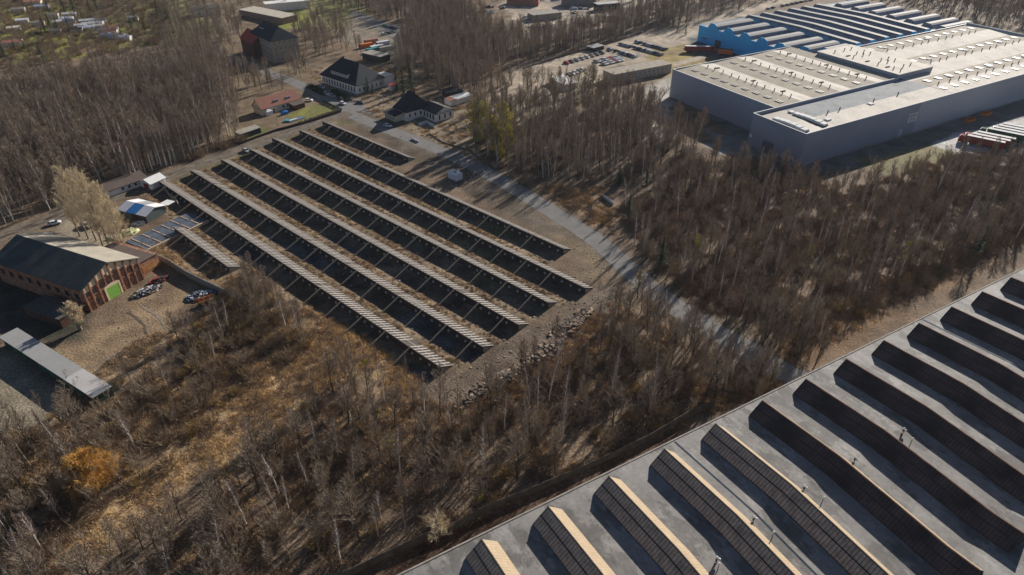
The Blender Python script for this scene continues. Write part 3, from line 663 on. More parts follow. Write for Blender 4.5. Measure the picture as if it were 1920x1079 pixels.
def flat_shed(name, label, cat, loc, az, L_, D_, h, wallm, roofm, h2=None, group=None, over=.3):
    t = thing(name, label, cat, loc, az, group); h2 = h if h2 is None else h2
    w_ = MB(); w_.add([(0,0,-.3),(L_,0,-.3),(L_,D_,-.3),(0,D_,-.3),(0,0,h),(L_,0,h),(L_,D_,h2),(0,D_,h2)],[(3,2,1,0),(4,5,6,7),(0,1,5,4),(1,2,6,5),(2,3,7,6),(3,0,4,7)])
    w_.build('wall', wallm, t); r_ = MB(); o = over
    r_.add([(-o,-o,h+.01),(L_+o,-o,h+.01),(L_+o,D_+o,h2+.01),(-o,D_+o,h2+.01),(-o,-o,h+.2),(L_+o,-o,h+.2),(L_+o,D_+o,h2+.2),(-o,D_+o,h2+.2)],[(3,2,1,0),(4,5,6,7),(0,1,5,4),(1,2,6,5),(2,3,7,6),(3,0,4,7)])
    r_.build('roof', roofm, t); return t

# brick hall, left. axis: x runs from the front gable backwards is -y; front gable on x axis (az 65.5)
EH, RH = 8.0, 11.8
q0 = G(152, 543, EH); q1 = G(262, 485, EH)
BAZ = R(65.6); BW = (q1[0]-q0[0])*math.cos(BAZ)+(q1[1]-q0[1])*math.sin(BAZ); BL = 40.0
bh = thing('brick_hall', 'old red brick hall with a corrugated roof and a green gate in its gable', 'hall', (*q0, 0), BAZ)
bh_u = MB(); bh_u.box(0,BW,0.01,BL,-.3,EH); bh_u.face([(0,0.01,EH),(BW,0.01,EH),(BW/2,0.01,RH)]); bh_u.face([(0,BL,EH),(BW,BL,EH),(BW/2,BL,RH)][::-1])
bh_u.build('brick_wall', M['brick'], bh)
for nm, sgn, mm in (('shaded_roof_slope', 0, M['corr']), ('sunlit_roof_slope', 1, M['corrl'])):  # slope colours paint shade and sun on one roof
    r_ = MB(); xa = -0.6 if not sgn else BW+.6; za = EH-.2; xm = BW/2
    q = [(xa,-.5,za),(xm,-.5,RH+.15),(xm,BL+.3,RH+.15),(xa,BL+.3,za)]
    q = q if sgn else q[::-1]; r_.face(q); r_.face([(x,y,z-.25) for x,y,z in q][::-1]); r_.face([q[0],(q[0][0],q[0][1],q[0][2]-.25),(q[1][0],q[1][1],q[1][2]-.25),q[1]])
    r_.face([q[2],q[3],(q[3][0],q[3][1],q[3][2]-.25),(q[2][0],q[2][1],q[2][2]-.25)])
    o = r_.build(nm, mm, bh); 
stripes_dir = 0
def zg(x): return EH + (RH-EH)*(1-abs(x-BW/2)/(BW/2))
pl_ = MB()                                                               # plaster panels between pilasters
bays = [k*BW/8 for k in range(9)]
for k in range(8):
    x0, x1 = bays[k]+.35, bays[k+1]-.35
    zb = 6.2+min(k,7-k)*.75; 
    pl_.face([(x0,-.03,zb),(x1,-.03,zb),(x1,-.03,zg(x1)-.5),(x0,-.03,zg(x0)-.5)])
pl_.build('plaster_panels', M['plaster'], bh)
pi_ = MB()
for k in range(9):
    x = min(max(bays[k], .22), BW-.22)
    if abs(x-8.9) < 2.9: pi_.box(x-.22,x+.22,-.28,0.0,5.2,zg(x)-.35); continue
    pi_.box(x-.22,x+.22,-.28,0.0,-.3,zg(x)-.35)
pi_.box(0.5,BW-.5,-.14,-.04,4.3,4.6)
pi_.build('pilasters', M['brick'], bh)
for x, z in ((1.15,5.2),(3.3,5.4),(6.0,5.9),(8.0,6.2),(10.3,6.2),(14.9,5.6),(17.0,5.4),(3.2,1.8),(14.8,1.8)):
    window(bh, min(x,BW-1), -.05, z, 0, 1.0, 1.1 if z > 3 else 1.6, frame_mesh=WIN_D)
gd = link(bpy.data.objects.new('gate', None)); gd.parent = bh; gd.location = (8.9, -.08, 0)
b = MB(); b.box(-2.1,2.1,-.12,0,-.2,3.9); b.build('gate_leaf', M['green'], gd)
b = MB(); b.box(-2.7,-2.12,-.16,.02,-.2,4.4); b.box(2.12,2.7,-.16,.02,-.2,4.4); b.face([(-2.7,-.13,3.92),(2.7,-.13,3.92),(2.3,-.13,4.7),(0,-.13,5.1),(-2.3,-.13,4.7)]); b.build('gate_surround', M['plaster'], gd)
b = MB(); b.tube([(9.3,-.02,8.3),(9.3,-.18,8.3)], [.75,.7], 16); b.build('round_plaque', M['plaster'], bh)
for k in range(9): 
    window(bh, -.05, 3.5+k*4.2, 4.5, -math.pi/2, 1.6, 1.3, frame_mesh=WIN_D)
ax = thing('brick_annex', 'low brick annex with a flat brown roof beside the green gate hall', 'annex', (q0[0]+math.cos(BAZ)*(BW+.3), q0[1]+math.sin(BAZ)*(BW+.3), 0), BAZ)
b = MB(); b.box(0,7.5,1.2,20,-.3,5.0); b.build('brick_wall', M['brick'], ax)
b = MB(); b.add([(-.0,1.0,5.01),(7.9,1.0,4.7),(7.9,20.2,4.7),(-.0,20.2,5.01),(-.0,1.0,5.25),(7.9,1.0,4.95),(7.9,20.2,4.95),(-.0,20.2,5.25)],[(3,2,1,0),(4,5,6,7),(0,1,5,4),(1,2,6,5),(2,3,7,6),(3,0,4,7)]); b.build('roof', M['brownr'], ax)
b = MB(); b.box(1.0,6.5,1.12,1.19,1.0,3.2); b.build('plaster_panel', mat('orange_stain',(0.45,0.22,0.08)), ax)
# ruined lean-to on the shaded side
rl_ = flat_shed('ruined_lean_to', 'ruined dark outbuildings in the shade of the brick hall', 'outbuilding', (q0[0]-math.cos(BAZ)*9, q0[1]-math.sin(BAZ)*9, 0), BAZ, 7, 16, 3.2, M['brickd'], M['slate2'], 2.6)

# long grey shed at the lower left
s0 = G(0, 632, 3.2); s1 = G(165, 752, 3.2); saz = az_of(G(32,616,3.2), G(207,725,3.2))
ls = thing('long_shed', 'long low shed with a flat grey roof and dark green front', 'shed', (*s0, 0), saz)
sdep = abs(-(G(32,616,3.2)[0]-s0[0])*math.sin(saz)+(G(32,616,3.2)[1]-s0[1])*math.cos(saz)); sL = math.dist(G(32,616,3.2), G(207,725,3.2))
b = MB(); b.box(0,sL,0.2,sdep,-.3,3.05); b.build('wall', M['shedg'], ls)
b = MB(); b.box(-.3,sL*.72,-.3,sdep+.2,3.06,3.25); b.build('grey_roof_sheet', M['shedroof'], ls)
b = MB(); b.box(sL*.72+.01,sL+.2,-.3,sdep+.2,3.06,3.27); b.build('pale_roof_sheet', M['shedroof2'], ls)
for k in range(10):
    b = MB(); b.box(1.2+k*4.3,3.9+k*4.3,0.12,0.19,0,2.6); b.build('shed_door', M['greenp'] if k % 3 else M['dark'], ls)

# striped metal hangar, white shed, brown roofed outbuilding, slab
h0, haz, hL = fr((221,392.7),(273,405.3), 3.0)
st = thing('striped_hangar', 'metal hangar with a blue and white striped gabled roof', 'hangar', (*h0, 0), haz)
hD = 9.2
b = MB(); b.box(.1,hL-.1,.1,hD-.1,-.2,2.9); b.face([(hL-.1,.1,2.9),(hL-.1,hD-.1,2.9),(hL-.1,hD/2,4.2)]); b.face([(.1,.1,2.9),(.1,hD-.1,2.9),(.1,hD/2,4.2)][::-1]); b.build('wall', mat('grey_green_metal',(0.10,0.12,0.12),var=.1), st)
cols_f = ['lav','bluep','bluep','lav']; cols_b = ['white','wroofg','wroofg','white']; seg = [0,.3,.42,.66,1]
for k in range(4):
    x0, x1 = hL*seg[k]-(.3 if k == 0 else 0), hL*seg[k+1]+(.3 if k == 3 else 0)
    for cc, y0, y1, z0, z1 in ((cols_f[k],-.35,hD/2,2.9,4.35),(cols_b[k],hD/2,hD+.35,4.35,2.9)):
        b = MB(); b.face([(x0,y0,z0),(x1,y0,z0),(x1,y1,z1),(x0,y1,z1)]); b.face([(x0,y0,z0-.06),(x0,y1,z1-.06),(x1,y1,z1-.06),(x1,y0,z0-.06)]); b.build('roof_sheet', M[cc], st)
b = MB(); b.box(hL*.45,hL*.95,0.02,0.09,0,2.6); b.build('open_front_shade', M['black'], st)  # near-black sheet paints the shade inside the open front
b = MB(); b.box(hL-3.4,hL+.6,hD+.6,hD+4.2,2.7,2.8); b.build('awning_sheet', M['white'], st)
w0, waz, wL = fr((266,351),(280,357))
ws = gable_house('white_shed', 'small white shed with a striped roof and a dark red door', 'shed', (*w0,0), R(-27), 6.0, 7.0, 2.6, 4.0, M['wallw'], M['lav'], .35, ridge_along='y', roofm2=M['white'])
b = MB(); b.box(1.6,4.4,-.06,0,0,2.2); b.build('door', M['redp'], ws)
w0 = G(217, 383)
br = gable_house('brown_roofed_house', 'low white outbuilding under a wide brown felt roof', 'outbuilding', (w0[0]-7,w0[1]+3,0), R(53), 19, 9.5, 2.8, 4.2, M['wallw'], M['brownr'], .6)
for k in range(4): window(br, 9+k*2.6, -.05, 1.6, 0, 1.0, .8)
s0_ = G(236,455); s1_ = G(275,472); s2_ = G(358,408)
sb = thing('paved_slab', 'blue grey concrete slab with pale divider strips beside the short canopy', 'slab', (*s0_,0), az_of(s0_, s1_))
sLx = math.dist(s0_,s1_); sLy = math.dist(s1_, s2_)
b = MB(); b.box(0,sLx,0,sLy,-.3,.45); b.build('slab_top', M['tarp'], sb)
for k in range(6):
    for x0, x1 in ((.4,sLx*.45),(sLx*.55,sLx-.4)):
        b = MB(); b.box(x0,x1,2+k*3.9,2.3+k*3.9,.451,.62); b.build('divider', M['divider'], sb)
b = MB(); b.box(sLx+.01,sLx+.5,-.4,sLy,-.3,.75); b.build('edge_kerb', M['divider'], sb)

# red roofed garden house
p0 = G(493,218); RHo = gable_house('red_roofed_house', 'cream cottage with a terracotta roof and two dormers beside the lawn', 'house', (*p0,0), R(48), 22, 8.5, 3.4, 7.6, M['cream'], M['terra'], .4)
for x in (9.5,16.5):
    d_ = MB(); d_.box(x-1.2,x+1.2,1.2,3.4,4.4,5.6); d_.build('dormer', M['monb'], RHo); window(RHo, x, 1.17, 5.0, 0, 1.8, .6)
for x in (2.6,12.0,14.6): window(RHo, x, -.05, 1.9)
b = MB(); b.box(6.0,7.2,-.06,0,0,2.2); b.build('door', M['dark'], RHo)
lt_ = flat_shed('garden_lean_to', 'brown roofed lean to in front of the terracotta roofed cottage', 'lean-to', (p0[0]+math.cos(R(48))*15.5+3.2, p0[1]+math.sin(R(48))*15.5-3.2,0), R(48), 6.5, 4.2, 2.2, M['brickd'], M['brownr'], 3.0)
wt = gable_house('garden_gazebo', 'white pavilion tent in front of the cottage', 'gazebo', (*G(501,218),0), R(48), 3.4, 3.2, 2.0, 3.2, M['white'], M['white'], .2, hip=1.9)
flat_shed('roadside_shed', 'low shed with a pale flat roof between birches and dirt track', 'shed', (*G(452,262),0), R(52), 11, 4.2, 2.4, M['dark'], M['conc'], 2.7)

# office with black hip roof
p0 = G(605,156); OL = 31.0
of = gable_house('white_office', 'large white office house with a steep black hipped roof and long dormer', 'office building', (*p0,0), R(-41), OL, 19, 5.0, 13.6, M['wallw'], M['slate'], .8, hip=8.5, chimneys=((9.5,9.5),))
for k in range(12): window(of, 2.2+k*2.45, -.05, 2.4, 0, 1.1, 1.9)
for k in range(6): window(of, OL+.05, 2.0+k*2.9, 2.2, math.pi/2, 1.0, 1.2)
dm = link(bpy.data.objects.new('long_dormer', None)); dm.parent = of; dm.location = (15,1.3,6.5)
b = MB(); b.box(-7.5,7.5,0,4,-.5,2.0); b.build('dormer_wall', M['wallw'], dm)
b = MB(); b.face([(-7.8,-.3,2.02),(7.8,-.3,2.02),(7.8,4.4,4.6),(-7.8,4.4,4.6)]); b.build('dormer_roof', M['slate'], dm)
for k in range(8): window(dm, -6.4+k*1.83, -.05, 1.15, 0, .95, .95)
for k in range(4):
    b = MB(); b.box(OL-1.3,OL-.7,3.5+k*3.4,4.6+k*3.4,5.9,6.35); b.build('roof_window', M['white'], of)
wg = flat_shed('white_office_wing', 'white flat roofed wing attached behind the black roofed office', 'wing', (p0[0]+math.cos(R(-41))*OL+math.cos(R(49))*15.5, p0[1]+math.sin(R(-41))*OL+math.sin(R(49))*15.5,0), R(49), 11, 9, 4.6, M['wallw'], M['shedroof2'])
for k in range(3): pass
# front terrace hedges and beds of the office are added with the shrubs
p0 = G(742,219)
ms = gable_house('old_gatehouse', 'old white house under a tall black mansard roof, partly derelict', 'house', (*p0,0), R(-48), 9.5, 14, 4.8, 12.6, M['wallw'], M['slate'], .9, hip=3.8, roofm2=M['slate2'], chimneys=((4.7,9),))
for k in range(3): window(ms, 2+k*2.8, -.05, 3.0, 0, .9, 1.1)
for k in range(4): window(ms, 9.55, 2.2+k*3.2, 2.6, math.pi/2, 1.0, 1.2)
gp = flat_shed('gate_porch', 'low black roofed porch building in front of the mansard house', 'porch', (*G(722,221),0), R(-48), 9, 5.5, 3.0, M['cream'], M['slate'], 3.8, over=.5)
for k in range(4): window(gp, 1.4+k*2.1, -.05, 1.6, 0, .9, 1.1)
p0 = G(788,217)
wgb = gable_house('white_workshop', 'white gabled workshop with a dark roof and tall windows', 'workshop', (*p0,0), R(-48), 13.2, 11, 4.2, 6.6, M['wallw'], M['slate2'], .4, ridge_along='x')
[c for c in wgb.children if c.name.startswith('roof')][0].data.materials[0] = M['slate']
for k in range(3): window(wgb, 13.25, 2.2+k*3.3, 2.1, math.pi/2, 1.0, 1.7)
for k in range(5): window(wgb, 1.6+k*2.4, -.05, 2.2, 0, 1.4, 1.9)

# white transformer box on the cleared plot
p0 = G(840,334)
ct = thing('site_container', 'white boxy site container on its own on the cleared ground', 'container', (*p0,0), R(-44))
b = MB(); b.box(0,5.3,0,3.4,.15,2.65); b.build('body', M['white'], ct)
b = MB(); b.box(-.08,5.38,-.08,3.48,2.66,2.78); b.build('lid', M['white'], ct)
b = MB(); b.box(-.15,5.45,-.15,3.55,-.3,.15); b.build('base', M['conc'], ct)
b = MB(); b.box(2.2,2.9,1.3,2.0,2.79,3.1); b.build('roof_vent', M['dark'], ct)
for x in (.3,1.9,3.5):
    b = MB(); b.box(x,x+1.4,-.04,0,.3,2.4); b.build('door', M['lav'], ct)

# school-like tall block with black roof, upper left, and red building behind it
p0 = G(478,100)
bk = gable_house('tall_brick_block', 'tall four storey brown block with a black hipped roof among bare trees', 'block', (*p0,0), R(-50), 30, 17, 13, 19.5, mat('brown_brick',(0.40,0.33,0.27),var=.15), M['slate'], .6, hip=6)
for fl in range(4):
    for k in range(11): window(bk, 1.8+k*2.65, -.05, 2+fl*3.1, 0, .75, .85)
    for k in range(5): window(bk, 30.05, 2.0+k*3.2, 2+fl*3.1, math.pi/2, .75, .85)
for k in range(3):
    b = MB(); b.box(6+k*2.2,7.1+k*2.2,3.9,5.0,16.2,16.6); b.build('roof_window', M['white'], bk)
gable_house('red_annex', 'bright red roofed annex behind the tall brown block', 'annex', (*G(456,98),0), R(-50), 20, 12, 9, 14, M['brickd'], mat('bright_red_roof',(0.42,0.07,0.05),var=.1), .4)
gable_house('far_villa', 'pale villa with a dark flat roof behind the left wood, near the top', 'villa', (*G(366,33),0), R(38), 20, 10, 5, 6.5, M['cream'], M['slate2'], .5)
flat_shed('far_long_hall', 'long pale roofed brown hall near the top edge behind trees', 'hall', (*G(450,30),0), R(-35), 50, 14, 4.5, mat('rose_brick',(0.32,0.21,0.17)), mat('pale_felt',(0.50,0.46,0.37)))
flat_shed('far_white_hall', 'white roofed hall near the top edge beside the long hall', 'hall', (*G(500,24),0), R(25), 34, 10, 6, M['wallw'], M['white'])
flat_shed('cream_store', 'cream roofed store shed in the woods above the road junction', 'shed', (*G(806,72),0), R(38), 22, 8, 4, M['wallw'], mat('cream_felt',(0.60,0.55,0.40)))
flat_shed('hut_by_scrap', 'grey flat roofed hut below the orange containers', 'hut', (*G(680,112),0), R(-35), 16, 8, 4, M['dark'], M['conc'])
cb = [(676,92,'orange','orangep'),(686,84,'rust red','terra'),(697,96,'white','white'),(708,88,'pale grey','lav'),(689,101,'teal','tealp'),(712,98,'beige','cream')]
for x, y, cn, mm in cb:
    t = thing('shipping_container', f'{cn} shipping container in the storage yard right of the tall brown block', 'container', (*G(x,y),0), R(35), 'containers in the storage yard')
    b = MB(); b.box(0,9,0,2.6,0,2.6); b.build('body', M[mm], t); b = MB(); b.box(-.04,0,.1,2.5,.1,2.5); b.build('door', M['dark'], t)
for x, y, L_, D_, az_, cn, rm in ((846,200,8,5,48,'red','terra'),(858,197,11,5,48,'white','white'),(840,186,9,7,30,'black','slate'),(735,172,7,3,49,'dark red','redp')):
    flat_shed('yard_shed', f'small {cn} roofed shed in the yard behind the white workshop' if x > 800 else f'{cn} awning beside the white office wing', 'shed', (*G(x,y),0), R(az_), L_, D_, 2.8, M['wallw'] if cn != 'black' else M['dark'], M[rm], 3.1)
# office block beside the car park and scrap yard sheds
p0 = G(1150,158)
ob = flat_shed('grey_site_office', 'long grey flat roofed office behind the parked cars', 'office', (*p0,0), R(30), 42, 10, 5.2, mat('grey_render',(0.33,0.30,0.27)), mat('tan_roof',(0.36,0.31,0.25)))
for k in range(12): window(ob, 2+k*3.3, -.05, 3.4, 0, 1.0, .8)
window(ob, 42.05, 5, 3.4, math.pi/2, 1.6, .9)
for x, y, L_, D_, az_, h, cn, wm_, rm in ((1058,170,9,16,30,3,'white flat','wallw','white'),(1028,-4,20,9,20,6,'blue','bluep','bluep'),(1058,14,26,11,10,6,'grey','mono','mono'),
        (1120,22,20,7,20,5,'dark','dark','shedroof2'),(1000,40,24,10,25,4,'olive grey','conc','conc'),(1130,38,18,5,-20,3,'white strip','cream','white'),(950,10,26,9,-10,5,'rose','terra','shedroof'),
        (1190,-8,30,14,20,6,'pale','lav','shedroof2')):
    flat_shed('yard_hall', f'{cn} roofed hall in the storage yard'+(' by the parked cars' if y > 100 else ' near the top edge') , 'hall', (*G(x,y),0), R(az_), L_, D_, h, M[wm_], M[rm])
sp = flat_shed('car_shelter', 'small grey car shelter beside the fence of the car park', 'shelter', (*G(1112,98),0), R(40), 10, 6, 2.4, M['dark'], M['shedroof'])

# ---------------------------------------------------------------- walls and fences
def wall_line(name, label, cat, px, h, th_, m, panel=3.0, capm=None, z=0.0):
    pts = GL(px); t = thing(name, label, cat, (*pts[0], z), 0); o = pts[0]; tot = sum(math.dist(p, q) for p, q in zip(pts[:-1], pts[1:])); panel = max(panel, tot/90)
    for p, q in zip(pts[:-1], pts[1:]):
        L_ = math.dist(p, q); a = az_of(p, q); n = max(1, int(L_/panel))
        for k in range(n):
            f0, f1 = k/n, (k+1)/n; mx_, my_ = p[0]+(q[0]-p[0])*(f0+f1)/2-o[0], p[1]+(q[1]-p[1])*(f0+f1)/2-o[1]
            b = MB(); b.obox((mx_,my_), a, L_/n-.12, th_, -.4, h); b.build('panel', m, t)
            b = MB(); b.obox((p[0]+(q[0]-p[0])*f0-o[0], p[1]+(q[1]-p[1])*f0-o[1]), a, .16, th_+.12, -.4, h+.08); b.build('post', capm or m, t)
    return t
wall_line('concrete_fence', 'long grey concrete panel fence running along the near factory hall', 'fence', [(560,1112),(655,1081),(728,1046),(800,1012),(855,992),(905,963),(1000,925),(1095,885),(1170,850),(1215,828),(1290,783),(1340,760)], 2.2, .12, M['concd'])
wall_line('plot_wall', 'concrete boundary wall between the brick hall yard and the short canopy', 'wall', [(262,471),(318,498),(352,520),(392,540),(432,558)], 2.4, .2, M['conc'])
wall_line('curved_wall', 'low curved concrete wall beside the striped hangar', 'wall', [(306,352),(318,368),(331,377),(336,388)], 1.4, .3, M['conc'], 1.5)
wall_line('timber_fence', 'dark fence behind the cottage garden along the dirt track', 'fence', [(448,272),(520,246),(560,236),(600,224),(640,211)], 1.2, .1, M['dark'])
wall_line('site_fence', 'low fence along the kerb right of the asphalt road', 'fence', [(806,252),(830,268),(880,283),(905,300),(930,318)], .5, .15, M['concd'])
wall_line('barrier', 'white and red traffic barriers lying beside the asphalt road', 'barrier', [(772,262),(785,268)], .9, .3, M['white'], 1.2, M['redp'])
wall_line('mesh_gate', 'pale mesh gate in front of the white gabled workshop', 'gate', [(786,238),(800,232),(814,240)], 1.6, .05, M['lav'], 2.0)
wall_line('debris_fence', 'white panels leaning in the dry clearing right of the road', 'fence', [(1130,370),(1140,378),(1150,386)], 1.4, .1, M['lav'], 2.5)
wall_line('lot_fence', 'mesh fence with small white notices along the car park track', 'fence', [(980,131),(1040,111),(1100,94),(1160,77),(1205,62)], 1.0, .06, M['concd'], 5)
# street lamps / poles
def pole(name, label, cat, x, y, h, head=True, group=None):
    t = thing(name, label, cat, (*G(x,y), 0), 0, group); b = MB(); b.tube([(0,0,-.2),(0,0,h)], [.14,.08], 6); b.build('pole', M['conc'], t)
    if head: b = MB(); b.box(-.1,1.3,-.12,.12,h,h+.14); b.build('lamp_head', M['lav'], t)
    return t
pole('street_lamp', 'tall thin lamp post at the dark edge of the road by the office', 'street lamp', 720, 200, 9)
pole('telegraph_pole', 'bare wooden pole standing in the cottage garden', 'pole', 521, 238, 9, False)
for k, (x, y) in enumerate([(988,121),(1008,115),(1022,112),(1043,107),(1055,103),(1088,96),(1119,88),(1149,78),(1178,72),(1204,65)]):
    t = thing('fence_notice', 'small white notice board on the mesh fence along the car park track', 'notice', (*G(x,y), 0), R(40), 'white notices on the car park fence')
    b = MB(); b.box(-.5,.5,-.03,.03,1.0,2.2); b.build('board', M['white'], t); b = MB(); b.box(-.06,.06,-.02,.09,-.3,1.0); b.build('post', M['dark'], t)

# ---------------------------------------------------------------- vehicles
CARCACHE = {}
def car_meshes(col):
    if col in CARCACHE: return CARCACHE[col]
    b = MB(); W_ = .88
    pr_ = [(-2.15,.35),(-2.2,.75),(-1.95,.95),(-1.2,1.0),(-.6,1.0),(1.0,1.0),(1.55,.92),(2.1,.78),(2.2,.5),(2.15,.32)]
    n = len(pr_); b.add([(x,-W_,z) for x,z in pr_]+[(x,W_,z) for x,z in pr_], [tuple(range(n)), tuple(range(2*n-1,n-1,-1))]+[(i,n+i,n+(i+1)%n,(i+1)%n) for i in range(n)])
    rfp = [(-1.45,1.40),(-.9,1.47),(.1,1.47),(.35,1.42)]
    n2 = len(rfp); b.add([(x,-.66,z) for x,z in rfp]+[(x,.66,z) for x,z in rfp]+[(x,-.66,z-.06) for x,z in rfp]+[(x,.66,z-.06) for x,z in rfp],
        [(i,i+1,n2+i+1,n2+i) for i in range(n2-1)]+[(2*n2+i,i,i+1,2*n2+i+1)[::-1] for i in range(n2-1)])
    body = b.mesh('body', M['car_'+col])
    g = MB(); lo = [(-1.95,.98),(1.15,.98)]; hi = [(-1.45,1.405),(.35,1.405)]
    g.add([(lo[0][0],-.80,.98),(lo[1][0],-.80,.98),(lo[1][0],.80,.98),(lo[0][0],.80,.98),(hi[0][0],-.65,1.405),(hi[1][0],-.65,1.405),(hi[1][0],.65,1.405),(hi[0][0],.65,1.405)],
          [(0,1,5,4),(1,2,6,5),(2,3,7,6),(3,0,4,7)])
    glass = g.mesh('windows', M['glass'])
    wm_ = MB(); wm_.tube([(0,-.1,0),(0,.1,0)], [.32,.32], 10); wm_.tube([(0,.1,0),(0,-.1,0)], [.32,.32], 10); wheel = wm_.mesh('wheel', M['tyre'])
    CARCACHE[col] = (body, glass, wheel); return CARCACHE[col]
def car(x, y, az, col, label, group=None, parts=True, world=None, z=0.06, s=1.0):
    p = world or G(x, y); bo, gl, whl = car_meshes(col)
    t = thing('parked_car', label, 'car', (p[0], p[1], z), az, group); t.scale = (s,s,s)
    link(bpy.data.objects.new('body', bo)).parent = t; link(bpy.data.objects.new('windows', gl)).parent = t
    if parts:
        for wx in (-1.35, 1.35):
            for wy in (-.82, .82):
                o = link(bpy.data.objects.new('wheel', whl)); o.parent = t; o.location = (wx, wy, .32)
    return t
car(727,238,R(-30),'white','white car driving alone on the asphalt road past the canopies')
car(462,285,R(-43),'silver','white and silver car parked where the dirt track passes the canopies')
car(676,194,R(-20),'grey','dark grey car parked at the road corner below the white office')
car(103,421,R(28),'white','white car parked behind the sunlit side of the brick hall roof')
car(165,425,R(-30),'white','white van parked between the tall poplars and the dirt track', s=1.2)
car(579,190,R(-5),'white','white car parked beside the terracotta roofed cottage')
for x, y, c_, l_ in ((603,166,'white','leftmost white car in front of the white office'),(612,178,'white','bright white car nearest the road in front of the office'),
        (623,182,'silver','silver car in front of the office beside the paved yard'),(643,196,'white','white car at the lower corner of the office yard'),(640,188,'black','black car in front of the office hedge')):
    car(x, y, R(-40), c_, l_, 'cars in front of the white office')
pal = ['silver','grey','black','white','dark blue','grey','silver','white','black','grey','blue','silver']
rngc = random.Random(5)
def carrow(p0, p1, n, caz, where, cols=None, gap=0.06):
    a, b_ = G(*p0), G(*p1)
    for k in range(n):
        if rngc.random() < gap: continue
        t = k/max(1, n-1); c = (cols[k % len(cols)] if cols else rngc.choice(pal))
        car(0,0,caz+rngc.uniform(-.04,.04), c, f'{c} car in {where}', 'cars in the sandy car park', n < 10, (a[0]+(b_[0]-a[0])*t, a[1]+(b_[1]-a[1])*t), s=1.0)
carrow((1164,84),(1240,104), 20, R(43), 'the second row from the top right of the sandy car park')
carrow((1194,80),(1248,94), 16, R(43), 'the row furthest from the camera in the sandy car park')
carrow((1143,94),(1192,108), 13, R(43), 'the middle row of the sandy car park')
carrow((1118,117),(1160,108), 12, R(-45), 'the row in front of the grey site office', ['silver','white','grey','black','white','silver','red','red','silver'])
carrow((1128,123),(1165,114), 11, R(-45), 'the row closest to the grey site office', ['white','silver','white','grey','silver','white','red','dark blue'])
carrow((1062,120),(1128,101), 8, R(-45), 'the row along the fence track', ['red','grey','silver','silver','white','beige','grey','black'], 0)
carrow((1052,148),(1092,133), 7, R(-35), 'the row by the mistletoe trees', ['grey','white','black','white','white'], 0)
carrow((723,50),(742,55), 4, R(-35), 'the small lot up in the woods, upper row', ['green','silver','dark blue','dark blue'], 0)
carrow((720,66),(736,62), 4, R(20), 'the small lot up in the woods, lower row', ['white','black','silver','grey'], 0)
carrow((1095,44),(1108,44), 2, R(20), 'the pale storage yard', ['white','silver'], 0)
carrow((1440,18),(1520,2), 10, R(30), 'the bright row above the blue hall', None, .1)
# lorries and trailers
def trailer(x, y, az, L_, cm, tm, label, group=None, cab=None, base=None):
    t = thing('lorry_trailer', label, 'trailer', (*(base or G(x,y)), 0), az, group)
    b = MB(); b.box(0,L_,-1.25,1.25,1.1,3.9); b.build('curtain_side', cm, t)
    b = MB(); b.box(.12,L_-.1,-1.15,1.15,3.91,3.99); b.build('roof', tm, t)
    b = MB(); b.box(.3,L_-.3,-.5,.5,.8,1.09); b.build('chassis', M['dark'], t)
    for wx in (2.0,3.3,4.6):
        w_ = MB(); w_.tube([(wx,-1.15,.5),(wx,1.15,.5)], [.5,.5], 10); w_.build('axle', M['tyre'], t)
    if cab:
        b = MB(); b.box(L_+.5,L_+2.6,-1.2,1.2,.5,3.6); b.box(L_+2.6,L_+2.9,-1.15,1.15,.5,2.1); b.build('cab', cab, t)
        b = MB(); b.box(L_+2.59,L_+2.66,-1.0,1.0,2.15,3.3); b.build('windscreen', M['glass'], t)
    return t
tx, ty = G(1879, 283)
dv = (math.cos(R(30.3)), math.sin(R(30.3)))
for k, (cn, cm, lb) in enumerate([('dark red','redp','dark red curtain trailer, the nearest to the wood edge'),('red','redp','red trailer second from the wood edge'),('maroon','brickd','maroon trailer third from the wood edge'),
        ('green','greenp','dark green trailer with a white roof, in the middle of the row'),('grey','monb','grey trailer right of the green one'),('grey','dark','dark trailer near the right picture edge'),('white','lav','white trailer furthest right in the row')]):
    off = k*4.2 + (4 if k > 2 else 0)
    trailer(0,0,R(142), 15.0, M[cm], M['white'], lb, 'trailers parked beside the warehouse', M[cm] if k in (0,1,3) else None, (tx+dv[0]*off, ty+dv[1]*off))
trailer(1283,98,R(-3),16.5,M['redp'],M['white'],'long red lorry with a white roof beside the blue hall','lorries at the blue hall',M['redp'])
trailer(1345,103,R(-20),9,M['orangep'],M['dark'],'short orange lorry at the foot of the blue hall','lorries at the blue hall')
for x, y, lb in ((1817,229,'dark red open skip against the warehouse wall'),(1848,217,'bright orange open skip against the warehouse wall')):
    t = thing('skip', lb, 'skip', (*G(x,y),0), R(30)); 
    for q, nm in (((-3,3,-1.3,-1.2,.3,1.8),'side'),((-3,3,1.2,1.3,.3,1.8),'side'),((-3,-2.9,-1.2,1.2,.3,1.8),'end'),((2.9,3,-1.2,1.2,.3,1.8),'end'),((-2.9,2.9,-1.2,1.2,.3,.5),'floor')):
        b = MB(); b.box(*q); b.build(nm, M['orangep'], t)
